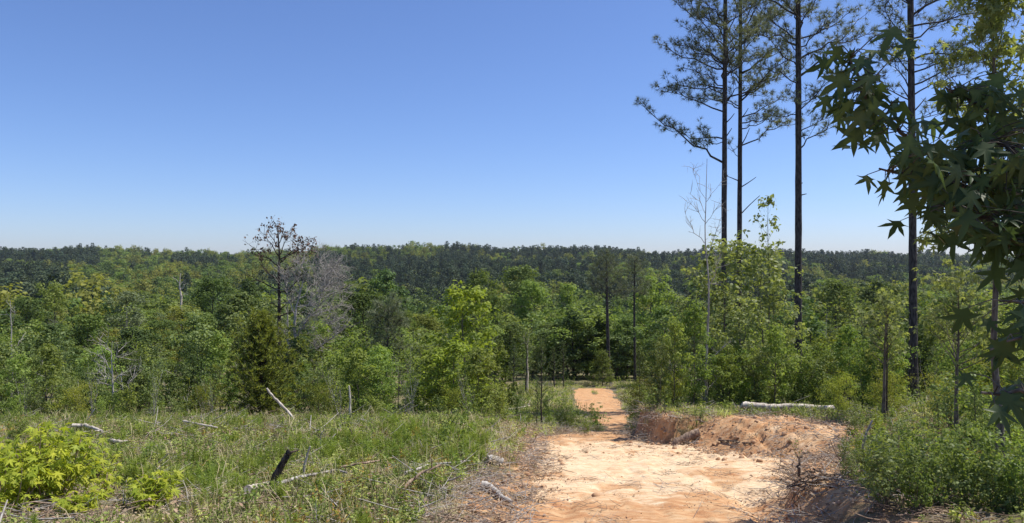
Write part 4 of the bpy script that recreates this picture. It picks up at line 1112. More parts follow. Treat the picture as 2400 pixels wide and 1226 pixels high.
def gY(x, y): return float(solve(x, y)[1])
stick('leaning_pole', [(697, 993), (672, 962), (645, 935), (633, 922), (626, 910)], .035, 'bleached white pole leaning to the left at the clearing edge', 'pole', 'dead_pale', 17.2, .3, taper=.7)
stick('upright_pole', [(822, 1010), (821, 960), (820, 930), (818, 904)], .028, 'thin pale upright pole right of the leaning white one', 'pole', 'dead_pale', 17.6, .4, taper=.7)
stick('charred_stump', [(630, 1162), (642, 1125), (660, 1092), (672, 1068), (680, 1058)], .05, 'blackened leaning stump in the grass', 'stump', 'charred', gY(630, 1160), .15, .25, 1, 8, .7, 3)
stick('thin_stick', [(709, 1130), (714, 1092), (720, 1065), (727, 1046)], .02, 'pale crooked upright stick right of the blackened stump', 'stick', 'dead_pale', gY(709, 1128), .1)
stick('thin_stick', [(740, 1118), (757, 1100), (773, 1086)], .014, 'short pale slanting stick right of the crooked upright one', 'stick', 'dead_pale', gY(738, 1120), .1)
stick('fallen_branch', [(922, 1168), (950, 1140), (985, 1110), (1032, 1090)], .026, 'brown bent branch rising to the right out of the grass', 'branch', 'brown_wood', [gY(922, 1165), gY(922, 1165) + .1, gY(922, 1165) + .3, gY(922, 1165) + .5], .1, seed=2, twigs=3)
stick('fallen_branch', [(950, 1135), (1000, 1115), (1050, 1108), (1102, 1104)], .017, 'thin grey branch lying level behind the brown bent one', 'branch', 'dead_grey', None, lift=4, seed=3, twigs=2)
stick('fallen_branch', [(640, 1160), (700, 1140), (745, 1130), (790, 1122), (812, 1128)], .020, 'pale grey branch lying across the grass by the blackened stump', 'branch', 'dead_grey', None, lift=2, seed=4)
stick('fallen_branch', [(580, 1173), (605, 1164), (640, 1155)], .035, 'pale lichened branch end left of the blackened stump', 'branch', 'dead_pale', None, lift=1.5, seed=5)
stick('fallen_branch', [(800, 1122), (850, 1112), (890, 1105), (925, 1097)], .016, 'thin brown branch in the grass between the stump and the bent branch', 'branch', 'brown_wood', None, lift=5, seed=6, twigs=2)
stick('log_piece', [(1140, 1088), (1160, 1088), (1176, 1092)], .055, 'short grey log piece at the grass edge above the track bank', 'log', 'dead_grey', None, lift=1.2, seed=7, taper=.9)
stick('log_piece', [(1128, 1148), (1148, 1155), (1165, 1168), (1180, 1180), (1200, 1188)], .05, 'weathered crooked root lying on the left bank of the track', 'log', 'dead_grey', None, lift=1.2, seed=8, taper=.4)
stick('fallen_branch', [(170, 1023), (200, 1022), (222, 1030), (240, 1038)], .035, 'pale arched branch lying behind the yellow-green saplings', 'branch', 'dead_pale', None, lift=4, seed=9, twigs=2)
stick('fallen_branch', [(250, 1050), (280, 1053), (300, 1052)], .03, 'short white branch lying right of the arched one', 'branch', 'dead_pale', None, lift=2, seed=10)
stick('fallen_branch', [(430, 1005), (470, 1015), (510, 1022)], .02, 'thin pale branch lying at the back of the field', 'branch', 'dead_pale', None, lift=5, seed=11)
stick('thin_stick', [(475, 1008), (474, 990), (473, 975)], .016, 'small forked pale stick at the back of the field', 'stick', 'dead_pale', gY(475, 1005), .1, twigs=2, seed=12)
stick('thin_stick', [(194, 1000), (208, 980), (222, 958)], .016, 'thin leaning pale stick before the left thicket', 'stick', 'dead_pale', gY(194, 1000), .1, seed=13)
stick('thin_stick', [(90, 1003), (120, 997), (140, 995)], .02, 'grey curved stick by the dark shrub at far left', 'stick', 'dead_grey', gY(90, 1003), .1, seed=14)
stick('thin_stick', [(756, 1070), (752, 1040), (752, 1020), (760, 1008)], .009, 'tall yellow dry stalk in the middle of the field', 'stalk', 'dead_pale', gY(756, 1070), .1, seed=15)
stick('thin_stick', [(830, 1045), (827, 1020), (820, 1005)], .018, 'black burnt twig in the middle of the field', 'stick', 'charred', gY(830, 1045), .1, seed=16, twigs=3)
stick('fallen_branch', [(720, 1005), (765, 992), (800, 998), (815, 1004)], .012, 'thin arched brown branch at the back of the field', 'branch', 'brown_wood', gY(720, 1003), .05, seed=17)
stick('fallen_log', [(1738, 949), (1760, 952), (1820, 954), (1880, 954), (1955, 957)], .085, 'long bleached log lying on the bank below the pines', 'log', 'dead_pale', 19.0, 0, .15, 18, 9, .85)
stick('cut_log', [(1583, 1040), (1605, 1028), (1625, 1018), (1640, 1013)], .10, 'short thick cut log leaning on the soil heap at the track', 'log', 'brown_wood', gY(1590, 1042), .05, .1, 19, 9, 1.0)
stick('fallen_branch', [(1685, 1036), (1720, 1038), (1750, 1043), (1790, 1040)], .022, 'dark roots and sticks lying on the soil heap', 'branch', 'root', None, lift=1.4, seed=20, twigs=3)
stick('fallen_branch', [(1240, 955), (1200, 962), (1150, 968)], .03, 'white fallen branch left of the lone thin pine', 'branch', 'dead_pale', None, lift=3, seed=21)
stick('fallen_branch', [(1285, 962), (1310, 980), (1340, 1000)], .025, 'grey branch slanting down right of the lone thin pine', 'branch', 'dead_grey', None, lift=4, seed=22)
stick('thin_stick', [(1243, 1050), (1252, 1032), (1258, 1018)], .012, 'bent brown twig at the left edge of the track', 'stick', 'brown_wood', gY(1243, 1050), .05, seed=23)
stick('dead_sapling', [(2026, 1075), (2023, 1045), (2030, 1015), (2045, 985)], .022, 'forked pale dead stem at the edge of the right bank', 'stem', 'dead_grey', gY(2026, 1095), .4, seed=24, twigs=3)
stick('dead_sapling', [(1985, 1100), (1960, 1065), (1945, 1030)], .010, 'dark withered weed stem left of the forked pale one', 'stem', 'brown_wood', gY(1985, 1090), .2, seed=25, twigs=2)
stick('slim_sapling', [(2078, 1060), (2077, 1000), (2078, 900), (2080, 720)], .032, 'thin dark sapling stem on the right bank', 'stem', 'dark_bark', 17.0, .5, seed=26, taper=.5)
stick('slim_sapling', [(2118, 1150), (2110, 1090), (2106, 1020)], .016, 'slender reddish stem in the right bank shrubs', 'stem', 'brown_wood', 9.8, .3, seed=27)

def root_mass():
    rng = np.random.default_rng(6); Y0 = 9.0
    base = px(1930, 1125, Y0)
    e = empty('root_mass', base, 'tangle of dark exposed roots on the eroded bank at lower right', 'roots')
    polys = [[(2000, 1110), (1950, 1112), (1905, 1118), (1868, 1130), (1843, 1142)], [(1990, 1125), (1930, 1122), (1890, 1130), (1850, 1145)], [(1960, 1118), (1915, 1112), (1880, 1120), (1862, 1128)],
             [(1872, 1115), (1871, 1085), (1878, 1066), (1895, 1060)], [(1905, 1098), (1930, 1110), (1960, 1122)], [(1900, 1140), (1880, 1150), (1862, 1166)], [(1955, 1130), (1935, 1160), (1945, 1190)], [(1985, 1140), (1960, 1165), (1930, 1200)],
             [(1920, 1130), (1890, 1140), (1845, 1140)], [(2010, 1130), (1985, 1160), (1975, 1195)], [(1995, 1120), (2030, 1108), (2060, 1104)], [(1875, 1112), (1900, 1104), (1940, 1100)]]
    for i, L in enumerate(polys):
        P = np.array([px(x, y, Y0 - .25 + .04 * rng.normal() + (x - 1840) / 400) for x, y in L]) - base
        f = np.linspace(0, 1, len(P)); q = np.stack([np.interp(np.linspace(0, 1, 12), f, P[:, c]) for c in range(3)], -1); q[1:-1] += rng.normal(0, .012, (10, 3))
        g = Geo(); tube(g, q, rng.uniform(.011, .022) * np.linspace(1, .3, 12), 6, .5, True, .15, rng); g.build('root', M['root'], e, True)
    g = Geo()
    for i in range(260):
        o = np.array([rng.uniform(-.45, .7), rng.uniform(-.4, .35), rng.uniform(-.28, .12)]); d = unit(rng.normal(size=3) + [-.5, -.4, -.1]); l = rng.uniform(.1, .38)
        tube(g, bez(o, o + d * l * .5 + rng.normal(0, .05, 3), o + d * l + rng.normal(0, .04, 3), 4), np.array([.005, .004, .003, .002]), 3, .5, False)
    g.build('rootlets', M['root'], e)['kind'] = 'stuff'
root_mass()

# ------------------------------------------------------------------ ground cover (nobody could count it)
def blades(seed, n, h, w, spread, lean=.5):
    rng = np.random.default_rng(seed); g = Geo()
    a = rng.uniform(0, 6.28, n); r = spread * rng.random(n) ** .5; b = np.stack([np.cos(a) * r, np.sin(a) * r, 0 * a], -1)
    a2 = rng.uniform(0, 6.28, n); d = np.stack([np.cos(a2), np.sin(a2), 0 * a2], -1); s = np.stack([-np.sin(a2), np.cos(a2), 0 * a2], -1)
    H = h * rng.uniform(.45, 1.1, n)[:, None]; ln = lean * rng.uniform(.2, 1.3, n)[:, None]; W = w * rng.uniform(.6, 1.2, n)[:, None]
    up = np.array([0, 0, 1.])
    m = b + up * H * .6 + d * H * ln * .35; t = b + up * H * (1 - .35 * ln) + d * H * ln
    V = np.stack([b - s * W / 2, b + s * W / 2, m + s * W * .45, m - s * W * .45, t], 1).reshape(-1, 3)
    k = np.arange(n)[:, None] * 5
    g.add(V, np.concatenate([k + [0, 1, 2], k + [0, 2, 3], k + [3, 2, 4]]), np.repeat(rng.random(n), 5))
    return g
def fennel(seed, stems=6, h=.36, spread=.18):
    rng = np.random.default_rng(seed); g = Geo()
    P, A = [], []
    for i in range(stems):
        a = rng.uniform(0, 6.28); r = spread * rng.random(); hh = h * rng.uniform(.5, 1.05); b = np.array([math.cos(a) * r, math.sin(a) * r, 0]); tp = b + np.array([rng.normal(0, .12) * hh, rng.normal(0, .12) * hh, hh])
        tube(g, np.stack([b, tp]), np.array([.005, .002]), 3, .1, False)
        for f in np.linspace(.2, 1, 15): P.append(b + (tp - b) * f); A.append(np.array([0, 0, .55]))
    needles(g, rng, np.array(P), np.array(A), 9, .10, .0065, .85)
    return g
def forb(seed, n=30, h=.24, leaf=.055, spread=.16, stems=6):
    rng = np.random.default_rng(seed); g = Geo(); P, A = [], []
    for i in range(stems):
        a = rng.uniform(0, 6.28); r = spread * rng.random(); hh = h * rng.uniform(.5, 1.1); b = np.array([math.cos(a) * r, math.sin(a) * r, 0]); tp = b + np.array([rng.normal(0, .18) * hh, rng.normal(0, .18) * hh, hh])
        tube(g, np.stack([b, tp]), np.array([.004, .002]), 3, .2, False)
        for f in rng.uniform(.2, 1, n // stems + 1): P.append(b + (tp - b) * f); A.append(rng.normal(0, 1, 3) * [1, 1, .4] + [0, 0, .25])
    P = np.array(P); A = np.array(A)
    stamp(g, OVAL, P, rng.normal(0, .5, P.shape) + [0, 0, 1], A, leaf * rng.uniform(.5, 1.2, len(P)), rng.random(len(P)))
    return g
def twiggy(seed, n=16, L=.3):
    rng = np.random.default_rng(seed); g = Geo()
    for i in range(n):
        o = np.array([rng.normal(0, .18), rng.normal(0, .18), rng.uniform(.0, .05)]); a = rng.uniform(0, 6.28); l = L * rng.uniform(.3, 1.2)
        d = np.array([math.cos(a), math.sin(a), rng.normal(0.08, .16)]) * l
        tube(g, np.stack([o, o + d * .5 + rng.normal(0, .04 * l, 3), o + d]), rng.uniform(.002, .0065) * (1 + max(0, L - .45) * 2) * np.array([1, .9, .5]), 4, rng.random(), False)
    return g
def chips(seed, n=40, s=.045):
    rng = np.random.default_rng(seed); g = Geo()
    P = np.stack([rng.normal(0, .2, n), rng.normal(0, .2, n), rng.uniform(.0, .03, n)], -1)
    stamp(g, OVAL, P, rng.normal(0, .45, P.shape) + [0, 0, 1], rng.normal(size=P.shape), s * rng.uniform(.4, 1.3, n), rng.random(n))
    return g
def clod_geo(seed, r=.05):
    rng = np.random.default_rng(seed); g = Geo()
    th = np.linspace(0, 2 * np.pi, 7, endpoint=False); rings = [(.0, .75), (.35, 1.0), (.8, .7)]
    V = [(math.cos(t) * q * r * rng.uniform(.75, 1.25), math.sin(t) * q * r * rng.uniform(.75, 1.25), z * r * rng.uniform(.8, 1.2)) for z, q in rings for t in th] + [(0, 0, r)]
    Fq = [(i * 7 + j, i * 7 + (j + 1) % 7, (i + 1) * 7 + (j + 1) % 7, (i + 1) * 7 + j) for i in range(2) for j in range(7)]
    g.add(np.array(V), np.array(Fq)); 
    g.L.append(np.array([(14 + j, 14 + (j + 1) % 7, 21) for j in range(7)]).ravel()); g.N.append(np.full(7, 3))
    return g

def spread_pts(rng, n, ulo, uhi, y0, y1, power=1.0):
    """points over the wedge of ground in view, even in area"""
    Y = np.sqrt(rng.uniform(y0 ** 2, y1 ** 2, n)) if power == 1 else y0 + (y1 - y0) * rng.random(n) ** power
    return rng.uniform(ulo, uhi, n) * Y, Y
def rots(rng, n, tilt=.12): return np.stack([rng.normal(0, tilt, n), rng.normal(0, tilt, n), rng.uniform(0, 6.28, n)], -1)
def lay(name, protos_, X, Y, rng, s0, s1, label, idx=None, dz=-.015, tilt=.12, scl=None):
    n = len(X)
    scatter(name, protos_, np.stack([X, Y, gz(X, Y) + dz], -1), rots(rng, n, tilt), rng.uniform(s0, s1, n) if scl is None else scl, rng.integers(0, len(protos_), n) if idx is None else idx, label)

def near_gums(X, Y):
    m = np.zeros(len(X), bool)
    for x, y0, r in ((115, 8.3, .85), (20, 7.7, .7), (370, 8.1, .45), (215, 7.6, .45), (247, 8.6, .25)):
        cx = (x - 1200) / F * y0; m |= ((X - cx) / r) ** 2 + ((Y - y0 + .45 * r) / (1.3 * r)) ** 2 < 1
    return m

def cover():
    rng = np.random.default_rng(17)
    def un(g, m): return g.build('proto', M[m], link=False)
    # grass: green to straw, everywhere off the track, thin on the banks
    gr = [un(blades(i, 30, .17, .014, .14, 1.6), 'grass') for i in range(4)] + [un(blades(9 + i, 24, .20, .009, .15, 1.5), 'straw') for i in range(3)]
    X, Y = spread_pts(rng, 30000, -.78, .30, 6.2, 27)
    e = clear_track(X, Y); heap_ = np.exp(-((X - 5.2) / 2.0) ** 2 - ((Y - 15.6) / 2.2) ** 2)
    pn = vnoise(X * .8, Y * .8, 51)
    keep = (e > .35 + .8 * vnoise(X * 1.7, Y * 1.7, 4)) & (heap_ < .45) & (rng.random(len(X)) < np.clip((pn - .22) * 1.9, .05, 1)) & ~near_gums(X, Y) & ~((X > 0) & (Y < 12.5) & (X < 4.6))
    X, Y, pn = X[keep], Y[keep], pn[keep]
    dry = vnoise(X * .55, Y * .9, 23) + .25 * np.exp(-clear_track(X, Y)) + rng.normal(0, .15, len(X)) + .30 * sstep(13, 9.5, Y) * sstep(-.45, -.22, X / Y)
    lay('grass', gr, X, Y, rng, .35, .95, 'green and straw coloured grass covering the clearing', np.where(dry > .60, rng.integers(4, 7, len(X)), rng.integers(0, 4, len(X))))
    # rough grass further down and on the right
    X, Y = spread_pts(rng, 16000, -.1, .75, 12, 62)
    keep = (road_edge(X, Y) > .05 + .5 * vnoise(X, Y, 6)) & (np.exp(-((X - 5.2) / 2.0) ** 2 - ((Y - 15.6) / 2.2) ** 2) < .5)
    X, Y = X[keep], Y[keep]
    keep = ~((X > 5.4) & (X < 8.8) & (Y < 19.6)) & (rng.random(len(X)) < .25 + vnoise(X * .6, Y * .6, 68)); X, Y = X[keep], Y[keep]
    lay('rough_grass', gr + [un(forb(95, 34, .45, .06), 'gum'), un(forb(96, 34, .5, .05), 'oak_light'), un(twiggy(97, 8, .7), 'dead_grey')], X, Y, rng, .8, 1.7, 'rough grass and weeds on the slope beyond the clearing')
    # feathery weeds in drifts
    fe = [un(fennel(60 + i), 'fennel') for i in range(4)]
    X, Y = spread_pts(rng, 9000, -.76, .03, 6.4, 19.5)
    d1 = np.exp(-((X / Y + .06) / .09) ** 2 - ((Y - 14.2) / 2.6) ** 2) + np.exp(-((X / Y + .46) / .08) ** 2 - ((Y - 9.6) / 1.6) ** 2) + np.exp(-((X / Y + .22) / .07) ** 2 - ((Y - 12.6) / 1.2) ** 2) + np.exp(-((X / Y + .37) / .05) ** 2 - ((Y - 9.0) / .9) ** 2)
    keep = (rng.random(len(X)) <   .03 * vnoise(X * .7, Y * .7, 33) + .34 * d1 * vnoise(X * 1.3, Y * 1.3, 34)) & (clear_track(X, Y) > 1.0) & ~near_gums(X, Y)
    lay('feathery_weeds', fe, X[keep], Y[keep], rng, .5, .95, 'drifts of bright green feathery weeds in the clearing')
    # dead upright stalks and bent straw
    sk = [un(blades(300 + i, 7, .48, .008, .16, .55), 'straw') for i in range(3)] + [un(twiggy(310 + i, 5, 1.0), 'dead_grey') for i in range(2)]
    X, Y = spread_pts(rng, 2600, -.76, .05, 6.4, 21)
    keep = (clear_track(X, Y) > .6) & ~near_gums(X, Y) & (rng.random(len(X)) < .1 + .5 * vnoise(X * .8, Y * .8, 39)); X, Y = X[keep], Y[keep]
    lay('dry_stalks', sk, X, Y, rng, .5, 1.1, 'dry upright stalks and loose sticks standing in the clearing', rng.choice(5, len(X), p=[.32, .32, .32, .02, .02]), .02, .22)
    # broad-leaved weeds
    fo = [un(forb(80 + i, 34, .2, .06), 'forb') for i in range(3)] + [un(forb(90, 22, .3, .05), 'rust'), un(forb(91, 34, .22, .045), 'glossy'), un(forb(92, 40, .32, .035), 'oak_light'), un(forb(93, 34, .34, .05), 'gum')]
    X, Y = spread_pts(rng, 32000, -.78, .75, 6.2, 24)
    e = clear_track(X, Y); rp = vnoise(X * .6, Y * .6, 57)
    keep = (e > .9) & (rng.random(len(X)) < .25 + .7 * vnoise(X * .9, Y * .9, 52)) & (np.exp(-((X - 5.2) / 2.0) ** 2 - ((Y - 15.6) / 2.2) ** 2) < .3) & ~((X > 0) & (Y < 9.5) & (X < 4.0)) & ~near_gums(X, Y)
    X, Y, rp = X[keep], Y[keep], rp[keep]
    ii = rng.integers(0, 7, len(X)); ii = np.where((ii == 3) & (rp < .62), 0, ii)
    lay('weeds', fo, X, Y, rng, .4, 1.0, 'mixed leafy weeds among the grass', ii)
    # dead twigs and litter, thick on the banks and the soil heap
    tw = [un(twiggy(40 + i), 'brown_wood') for i in range(3)] + [un(twiggy(46 + i, 10, .45), 'dead_grey') for i in range(2)] + [un(chips(30 + i), 'litter') for i in range(3)]
    X, Y = spread_pts(rng, 20000, -.76, .62, 6.2, 24)
    e = clear_track(X, Y); hp = np.exp(-((X - 5.0) / 2.1) ** 2 - ((Y - 15.8) / 2.4) ** 2)
    pr = np.where(e < -.2, .02 + .10 * (vnoise(X * .9, Y * 1.5, 61) > .62), .34) + .35 * np.exp(-((e - .5) / .5) ** 2) + .10 * hp + .1 * ((X > 2.6) & (X < 5.4) & (Y < 11.5))
    pr = pr * (1 - .75 * hp)
    keep = rng.random(len(X)) < pr
    X, Y = X[keep], Y[keep]; e = e[keep]
    ii = np.where(rng.random(len(X)) < .55, rng.integers(5, 8, len(X)), rng.integers(0, 5, len(X))); sc = rng.uniform(.5, 1.2, len(X)) * np.where(e < -.2, .6, 1)
    lay('twigs_and_litter', tw, X, Y, rng, .6, 1.2, 'dead twigs and brown litter strewn over banks and track edges', ii, .004, .1, sc)
    # crumbled clay
    cl = [un(clod_geo(50 + i), 'clod') for i in range(4)]
    X, Y = spread_pts(rng, 12000, -.08, .55, 6.2, 22)
    e = clear_track(X, Y); hp = np.exp(-((X - 5.0) / 1.9) ** 2 - ((Y - 16.2) / 1.8) ** 2)
    pr = .8 * np.exp(-((e - .35) / .4) ** 2) + .55 * hp + .008
    keep = rng.random(len(X)) < pr; X, Y = X[keep], Y[keep]
    lay('clay_clods', cl, X, Y, rng, .5, 1.2, 'crumbled red clay clods along the track banks', None, -.01, .5, .18 + 1.1 * rng.random(len(X)) ** 3.5)
cover()

# ------------------------------------------------------------------ young sweetgums in the left foreground
STAR = [star_template(random.Random(i), .14 + .16 * (i % 4), .14) for i in range(7)]
def leaf_meshes(mat, tag_):
    out = []
    for i, tp in enumerate(STAR):
        vt = np.full(len(tp[0]), .12 + .55 * (i / 6)); vt[-2:] += .33; vt[3::4] -= .08; g = Geo(); g.add(tp[0], tp[1], np.clip(vt, 0, 1)); out.append(g.mesh('leaf', M[mat]))
    return out
def young_gum(x, Y, ytop, spread, stems, n_leaf, label, seed, size=.115, parts=True, ybase=None):
    rng = np.random.default_rng(seed); X = (x - 1200) / F * Y; g0 = G(X, Y); H = (613 - ytop) / F * Y - g0
    e = empty('young_sweetgum', (X, Y, g0), label, 'sapling', 'young sweetgums in the foreground')
    pts, dirs = [], []
    for i in range(stems):
        a = i * 2.4 + rng.uniform(-.4, .4); r = spread * (.15 + .85 * rng.random() ** .6); hh = H * rng.uniform(.7, 1.0) * (1 - .28 * (r / spread) ** 2)
        if i == 0: r, hh = spread * .15, H
        b = np.array([math.cos(a) * r * .35, math.sin(a) * r * .35, 0]); t = np.array([math.cos(a) * r, math.sin(a) * r, hh])
        g = Geo(); sp = bez(b, (b + t) / 2 + [0, 0, .12 * hh] + rng.normal(0, .05, 3), t, 9); tube(g, sp, .011 * np.linspace(1, .25, 9), 5, .5, True); g.build('stem', M['brown_wood'], e, True)
        for q in range(max(3, n_leaf // stems)):
            f = rng.uniform(.06, 1.0) ** .85; k = min(7, int(f * 8)); o = sp[k] + (sp[k + 1] - sp[k]) * (f * 8 - k)
            a2 = rng.uniform(0, 6.28); L = spread * (.30 * (1.12 - f) + .08) * rng.uniform(.4, 1.2)
            pts.append(o + np.array([math.cos(a2) * L, math.sin(a2) * L, .25 * L + rng.normal(0, .02)])); dirs.append((math.cos(a2), math.sin(a2)))
    ms = leaf_meshes('gum_young', label)
    from mathutils import Matrix
    order = np.argsort([p[1] - p[2] for p in pts]); rest = Geo(); cnt = 0
    for j in order:
        p = pts[j]; dx, dy = dirs[j]
        A = unit(np.array([dx, dy, -.35 + rng.normal(0, .4)])); N = unit(np.array([rng.normal(0, .5) + dx * .3, rng.normal(0, .5) + dy * .3 - .2, 1.])); N = unit(N - A * (A @ N)); B = np.cross(N, A)
        s = size * rng.uniform(.6, 1.2); k = int(rng.integers(0, 7))
        if cnt < 280 and parts:
            o = bpy.data.objects.new('leaf', ms[k]); C.objects.link(o); o.parent = e
            o.matrix_local = Matrix(((A[0] * s, B[0] * s, N[0] * s, p[0]), (A[1] * s, B[1] * s, N[1] * s, p[1]), (A[2] * s, B[2] * s, N[2] * s, p[2]), (0, 0, 0, 1))); cnt += 1
        else: stamp(rest, STAR[k], p[None], N[None], A[None], s, .15 + .7 * (k / 6))
    if rest.n: rest.build('more_leaves', M['gum_young'], e)['kind'] = 'stuff'
    return e
young_gum(105, 8.3, 985, .58, 20, 860, 'big yellow-green star-leaved sapling clump at the lower left corner', 1, .12)
young_gum(10, 7.7, 1070, .45, 12, 460, 'yellow-green sapling clump cut off by the left edge', 2, .12)
young_gum(370, 8.1, 1100, .28, 11, 300, 'yellow-green sapling clump right of the big corner clump', 3, .105)
young_gum(247, 8.6, 1108, .13, 4, 60, 'slim small yellow-green sapling between the two bigger clumps', 4, .085)
young_gum(190, 7.55, 1150, .26, 8, 180, 'low yellow-green sapling at the bottom edge right of the corner clump', 5, .115)
young_gum(235, 9.6, 1052, .30, 7, 120, 'greener sapling behind the big corner clump', 6, .09)
single('low_shrub', 40, 988, 13.5, 'dark green bushy shrub behind the corner saplings at far left', 1.35, 0)
single('low_shrub', 105, 1000, 13.2, 'green bushy shrub right of the dark one at far left', 1.0, 1)
single('low_shrub', 235, 935, 18, 'bright green shrub before the grey dead sapling', .8, 2)

# ------------------------------------------------------------------ sweetgum overhanging the camera on the right
def near_gum():
    from mathutils import Matrix
    rng = np.random.default_rng(21)
    base = np.array([2.55, 2.35, G(2.55, 2.35)])
    e = empty('sweetgum_tree', base, 'sweetgum whose dark star-shaped leaves hang into the picture from the right', 'tree')
    def build_tube(name, pts, r, tip=.3, k=7):
        P = np.array(pts) - base; n = max(8, len(P) * 3); f = np.linspace(0, 1, len(P))
        q = np.stack([np.interp(np.linspace(0, 1, n), f, P[:, c]) for c in range(3)], -1)
        q[1:-1] += rng.normal(0, r * .3, (n - 2, 3)); g = Geo(); tube(g, q, r * np.linspace(1, tip, n), k, .5, True); g.build(name, M['bark'], e, True)
    top = base + [0.1, .25, 5.4]
    build_tube('trunk', [base, base + [.05, .05, 1.2], base + [-.03, .12, 2.6], base + [.05, .2, 4.0], top], .075, .25, 9)
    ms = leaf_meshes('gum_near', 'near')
    # branches in view: pixel polylines with their distances
    V = [([(2500, 470, 2.25), (2330, 440, 2.15), (2240, 405, 2.05), (2150, 345, 2.0), (2085, 285, 1.95), (2020, 215, 1.92), (1990, 128, 1.9)], 112, 31),
         ([(2500, 330, 2.3), (2400, 300, 2.25), (2300, 250, 2.2), (2215, 205, 2.15)], 60, 42),
         ([(2480, 560, 2.2), (2380, 480, 2.1), (2280, 440, 2.0), (2180, 425, 1.95), (2060, 395, 1.95)], 60, 27),
         ([(2500, 420, 2.1), (2420, 380, 2.0), (2340, 330, 1.95), (2270, 340, 1.95)], 40, 55),
         ([(2480, 600, 2.0), (2400, 545, 1.95), (2310, 510, 1.9), (2220, 490, 1.9)], 44, 36),
         ([(2500, 640, 1.9), (2430, 590, 1.85), (2380, 560, 1.85), (2340, 555, 1.85)], 22, 40),
         ([(2560, 700, 1.75), (2480, 715, 1.7), (2420, 710, 1.7), (2350, 705, 1.7)], 12, 22),
         ([(2560, 800, 1.7), (2490, 795, 1.65), (2430, 790, 1.65), (2360, 800, 1.65)], 11, 20),
         ([(2560, 925, 1.65), (2470, 912, 1.6), (2400, 918, 1.6), (2300, 920, 1.6)], 12, 16)]
    n_obj = 0
    extra = Geo(); stalks = Geo()
    for pl, n, sd in V:
        P = [px(x, y, Y) for x, y, Y in pl]
        build_tube('branch', [base + [0, .1, np.clip(P[0][2] - base[2] - .1, .3, 3)], *P], .011, .25, 5)
        P = np.array(P); f = np.linspace(0, 1, len(P))
        for i in range(int(n * (1.0 if pl[-1][0] < 2000 else 1.3 if pl[0][1] < 650 else 1.0))):
            u = rng.uniform(.12, 1.0); o = np.array([np.interp(u, f, P[:, c]) for c in range(3)]); o0 = o
            o = o + np.array([rng.normal(0, sd / F * 2), rng.normal(0, .10), rng.normal(0, sd * .8 / F * 2)])
            A = unit(np.array([rng.normal(-.15, .6), rng.normal(-.1, .5), -.75 + rng.normal(0, .35)])); N = unit(np.array([rng.normal(0, .5), -.65 + rng.normal(0, .5), .55 + rng.normal(0, .4)]))
            N = unit(N - A * (A @ N)); B = np.cross(N, A); s = rng.uniform(.055, .102); p = o - base; tube(stalks, np.stack([o0 - base, (o0 + o) / 2 - base + [0, 0, .012], p]), np.array([.0022, .0016, .0012]), 3, .5, False)
            o_ = bpy.data.objects.new('leaf', ms[int(rng.integers(0, 7))]); C.objects.link(o_); o_.parent = e; n_obj += 1
            if n_obj > 298:
                bpy.data.objects.remove(o_); k = int(rng.integers(0, 7)); stamp(extra, STAR[k], p[None], N[None], A[None], s, .3); continue
            o_.matrix_local = Matrix(((A[0] * s, B[0] * s, N[0] * s, p[0]), (A[1] * s, B[1] * s, N[1] * s, p[1]), (A[2] * s, B[2] * s, N[2] * s, p[2]), (0, 0, 0, 1)))
    # the crown above and to the right, which keeps these leaves in shade
    cs = []
    for i in range(260):
        c = np.array([rng.uniform(1.6, 4.4), rng.uniform(1.4, 4.6), rng.uniform(1.1, 4.0)])
        if c[2] < .42 * c[1] + .35 and c[0] < .80 * c[1] + .35: continue
        cs.append(c)
    cs = np.array(cs); n = 5200; k = rng.integers(0, len(cs), n); P = cs[k] + rng.normal(0, .13, (n, 3)) - base
    ok = ~((P[:, 2] + base[2] < .40 * (P[:, 1] + base[1]) + .12) & (P[:, 0] + base[0] < .76 * (P[:, 1] + base[1]) + .12)); P = P[ok]
    for t_ in range(7):
        q = P[t_::7]; stamp(extra, STAR[t_], q, rng.normal(0, .5, q.shape) + [0, 0, 1], rng.normal(size=q.shape), rng.uniform(.10, .15, len(q)), rng.random(len(q)))
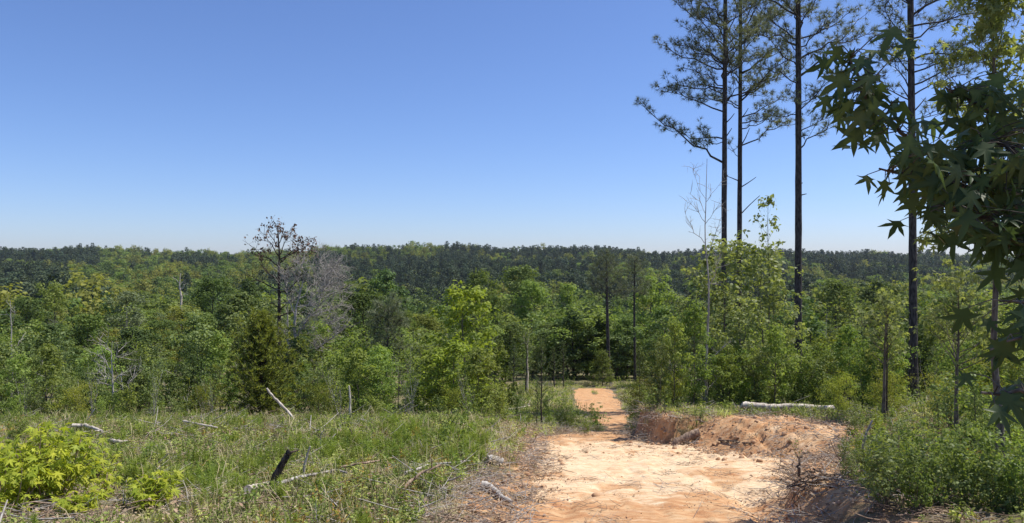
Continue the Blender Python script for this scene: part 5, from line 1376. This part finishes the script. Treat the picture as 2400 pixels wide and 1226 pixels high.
    for i in range(9):
        j = cs[rng.integers(0, len(cs))]; build_tube('branch', [base + [0, .15, 2.2 + i * .3], (base + [0, .15, 2.6 + i * .3] + j) / 2, j], .014, .3, 5)
    stalks.build('leaf_stalks', M['bark'], e)['kind'] = 'stuff'
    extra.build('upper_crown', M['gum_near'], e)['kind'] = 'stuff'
near_gum()

# sunlit sweetgum a little further back on the right, and its lower neighbour
def lit_gum(x, Y, ytop, r, seed, label, n=2400, cb=.3, open_=.25, leaf=.11):
    rng = np.random.default_rng(seed); X = (x - 1200) / F * Y; g0 = G(X, Y); H = (613 - ytop) / F * Y - g0
    gt, gl = leafy(seed, H, r, cb, 34, 'column', leaf, n, .20, .045, .75, 0, STAR[seed % 7], .03, 5, open_)
    e = empty('sweetgum_tree', (X, Y, g0), label, 'tree')
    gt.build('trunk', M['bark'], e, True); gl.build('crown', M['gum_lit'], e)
lit_gum(2345, 8.6, -160, 1.05, 2, 'sunlit pale green sweetgum rising along the right edge behind the dark leaves', 3000, .42)
lit_gum(2245, 13.5, 660, 1.2, 3, 'sunlit sapling with spreading thin branches right of the rightmost pine', 650, .45, .4)
lit_gum(2072, 16.8, 700, .95, 4, 'light green sapling left of the rightmost pine trunk', 560, .45, .35)

# ------------------------------------------------------------------ haze in the valley air
def haze():
    g = Geo(); x0, x1, y0, y1, z0, z1 = -1600, 1600, -70, 1560, -40, 40
    V = np.array([(x, y, z) for z in (z0, z1) for y in (y0, y1) for x in (x0, x1)], float)
    g.add(V, np.array([(0, 2, 3, 1), (4, 5, 7, 6), (0, 1, 5, 4), (2, 6, 7, 3), (0, 4, 6, 2), (1, 3, 7, 5)]))
    m, nt, out = new_mat('haze air')
    v = nt.nodes.new('ShaderNodeVolumePrincipled'); v.inputs['Color'].default_value = (.80, .88, 1.0, 1); v.inputs['Density'].default_value = HAZE
    v.inputs['Anisotropy'].default_value = .3
    nt.links.new(v.outputs[0], out.inputs['Volume'])
    o = g.build('haze', m); o['kind'] = 'stuff'; o['label'] = 'thin bluish haze in the valley air'
HAZE = .00008
haze()
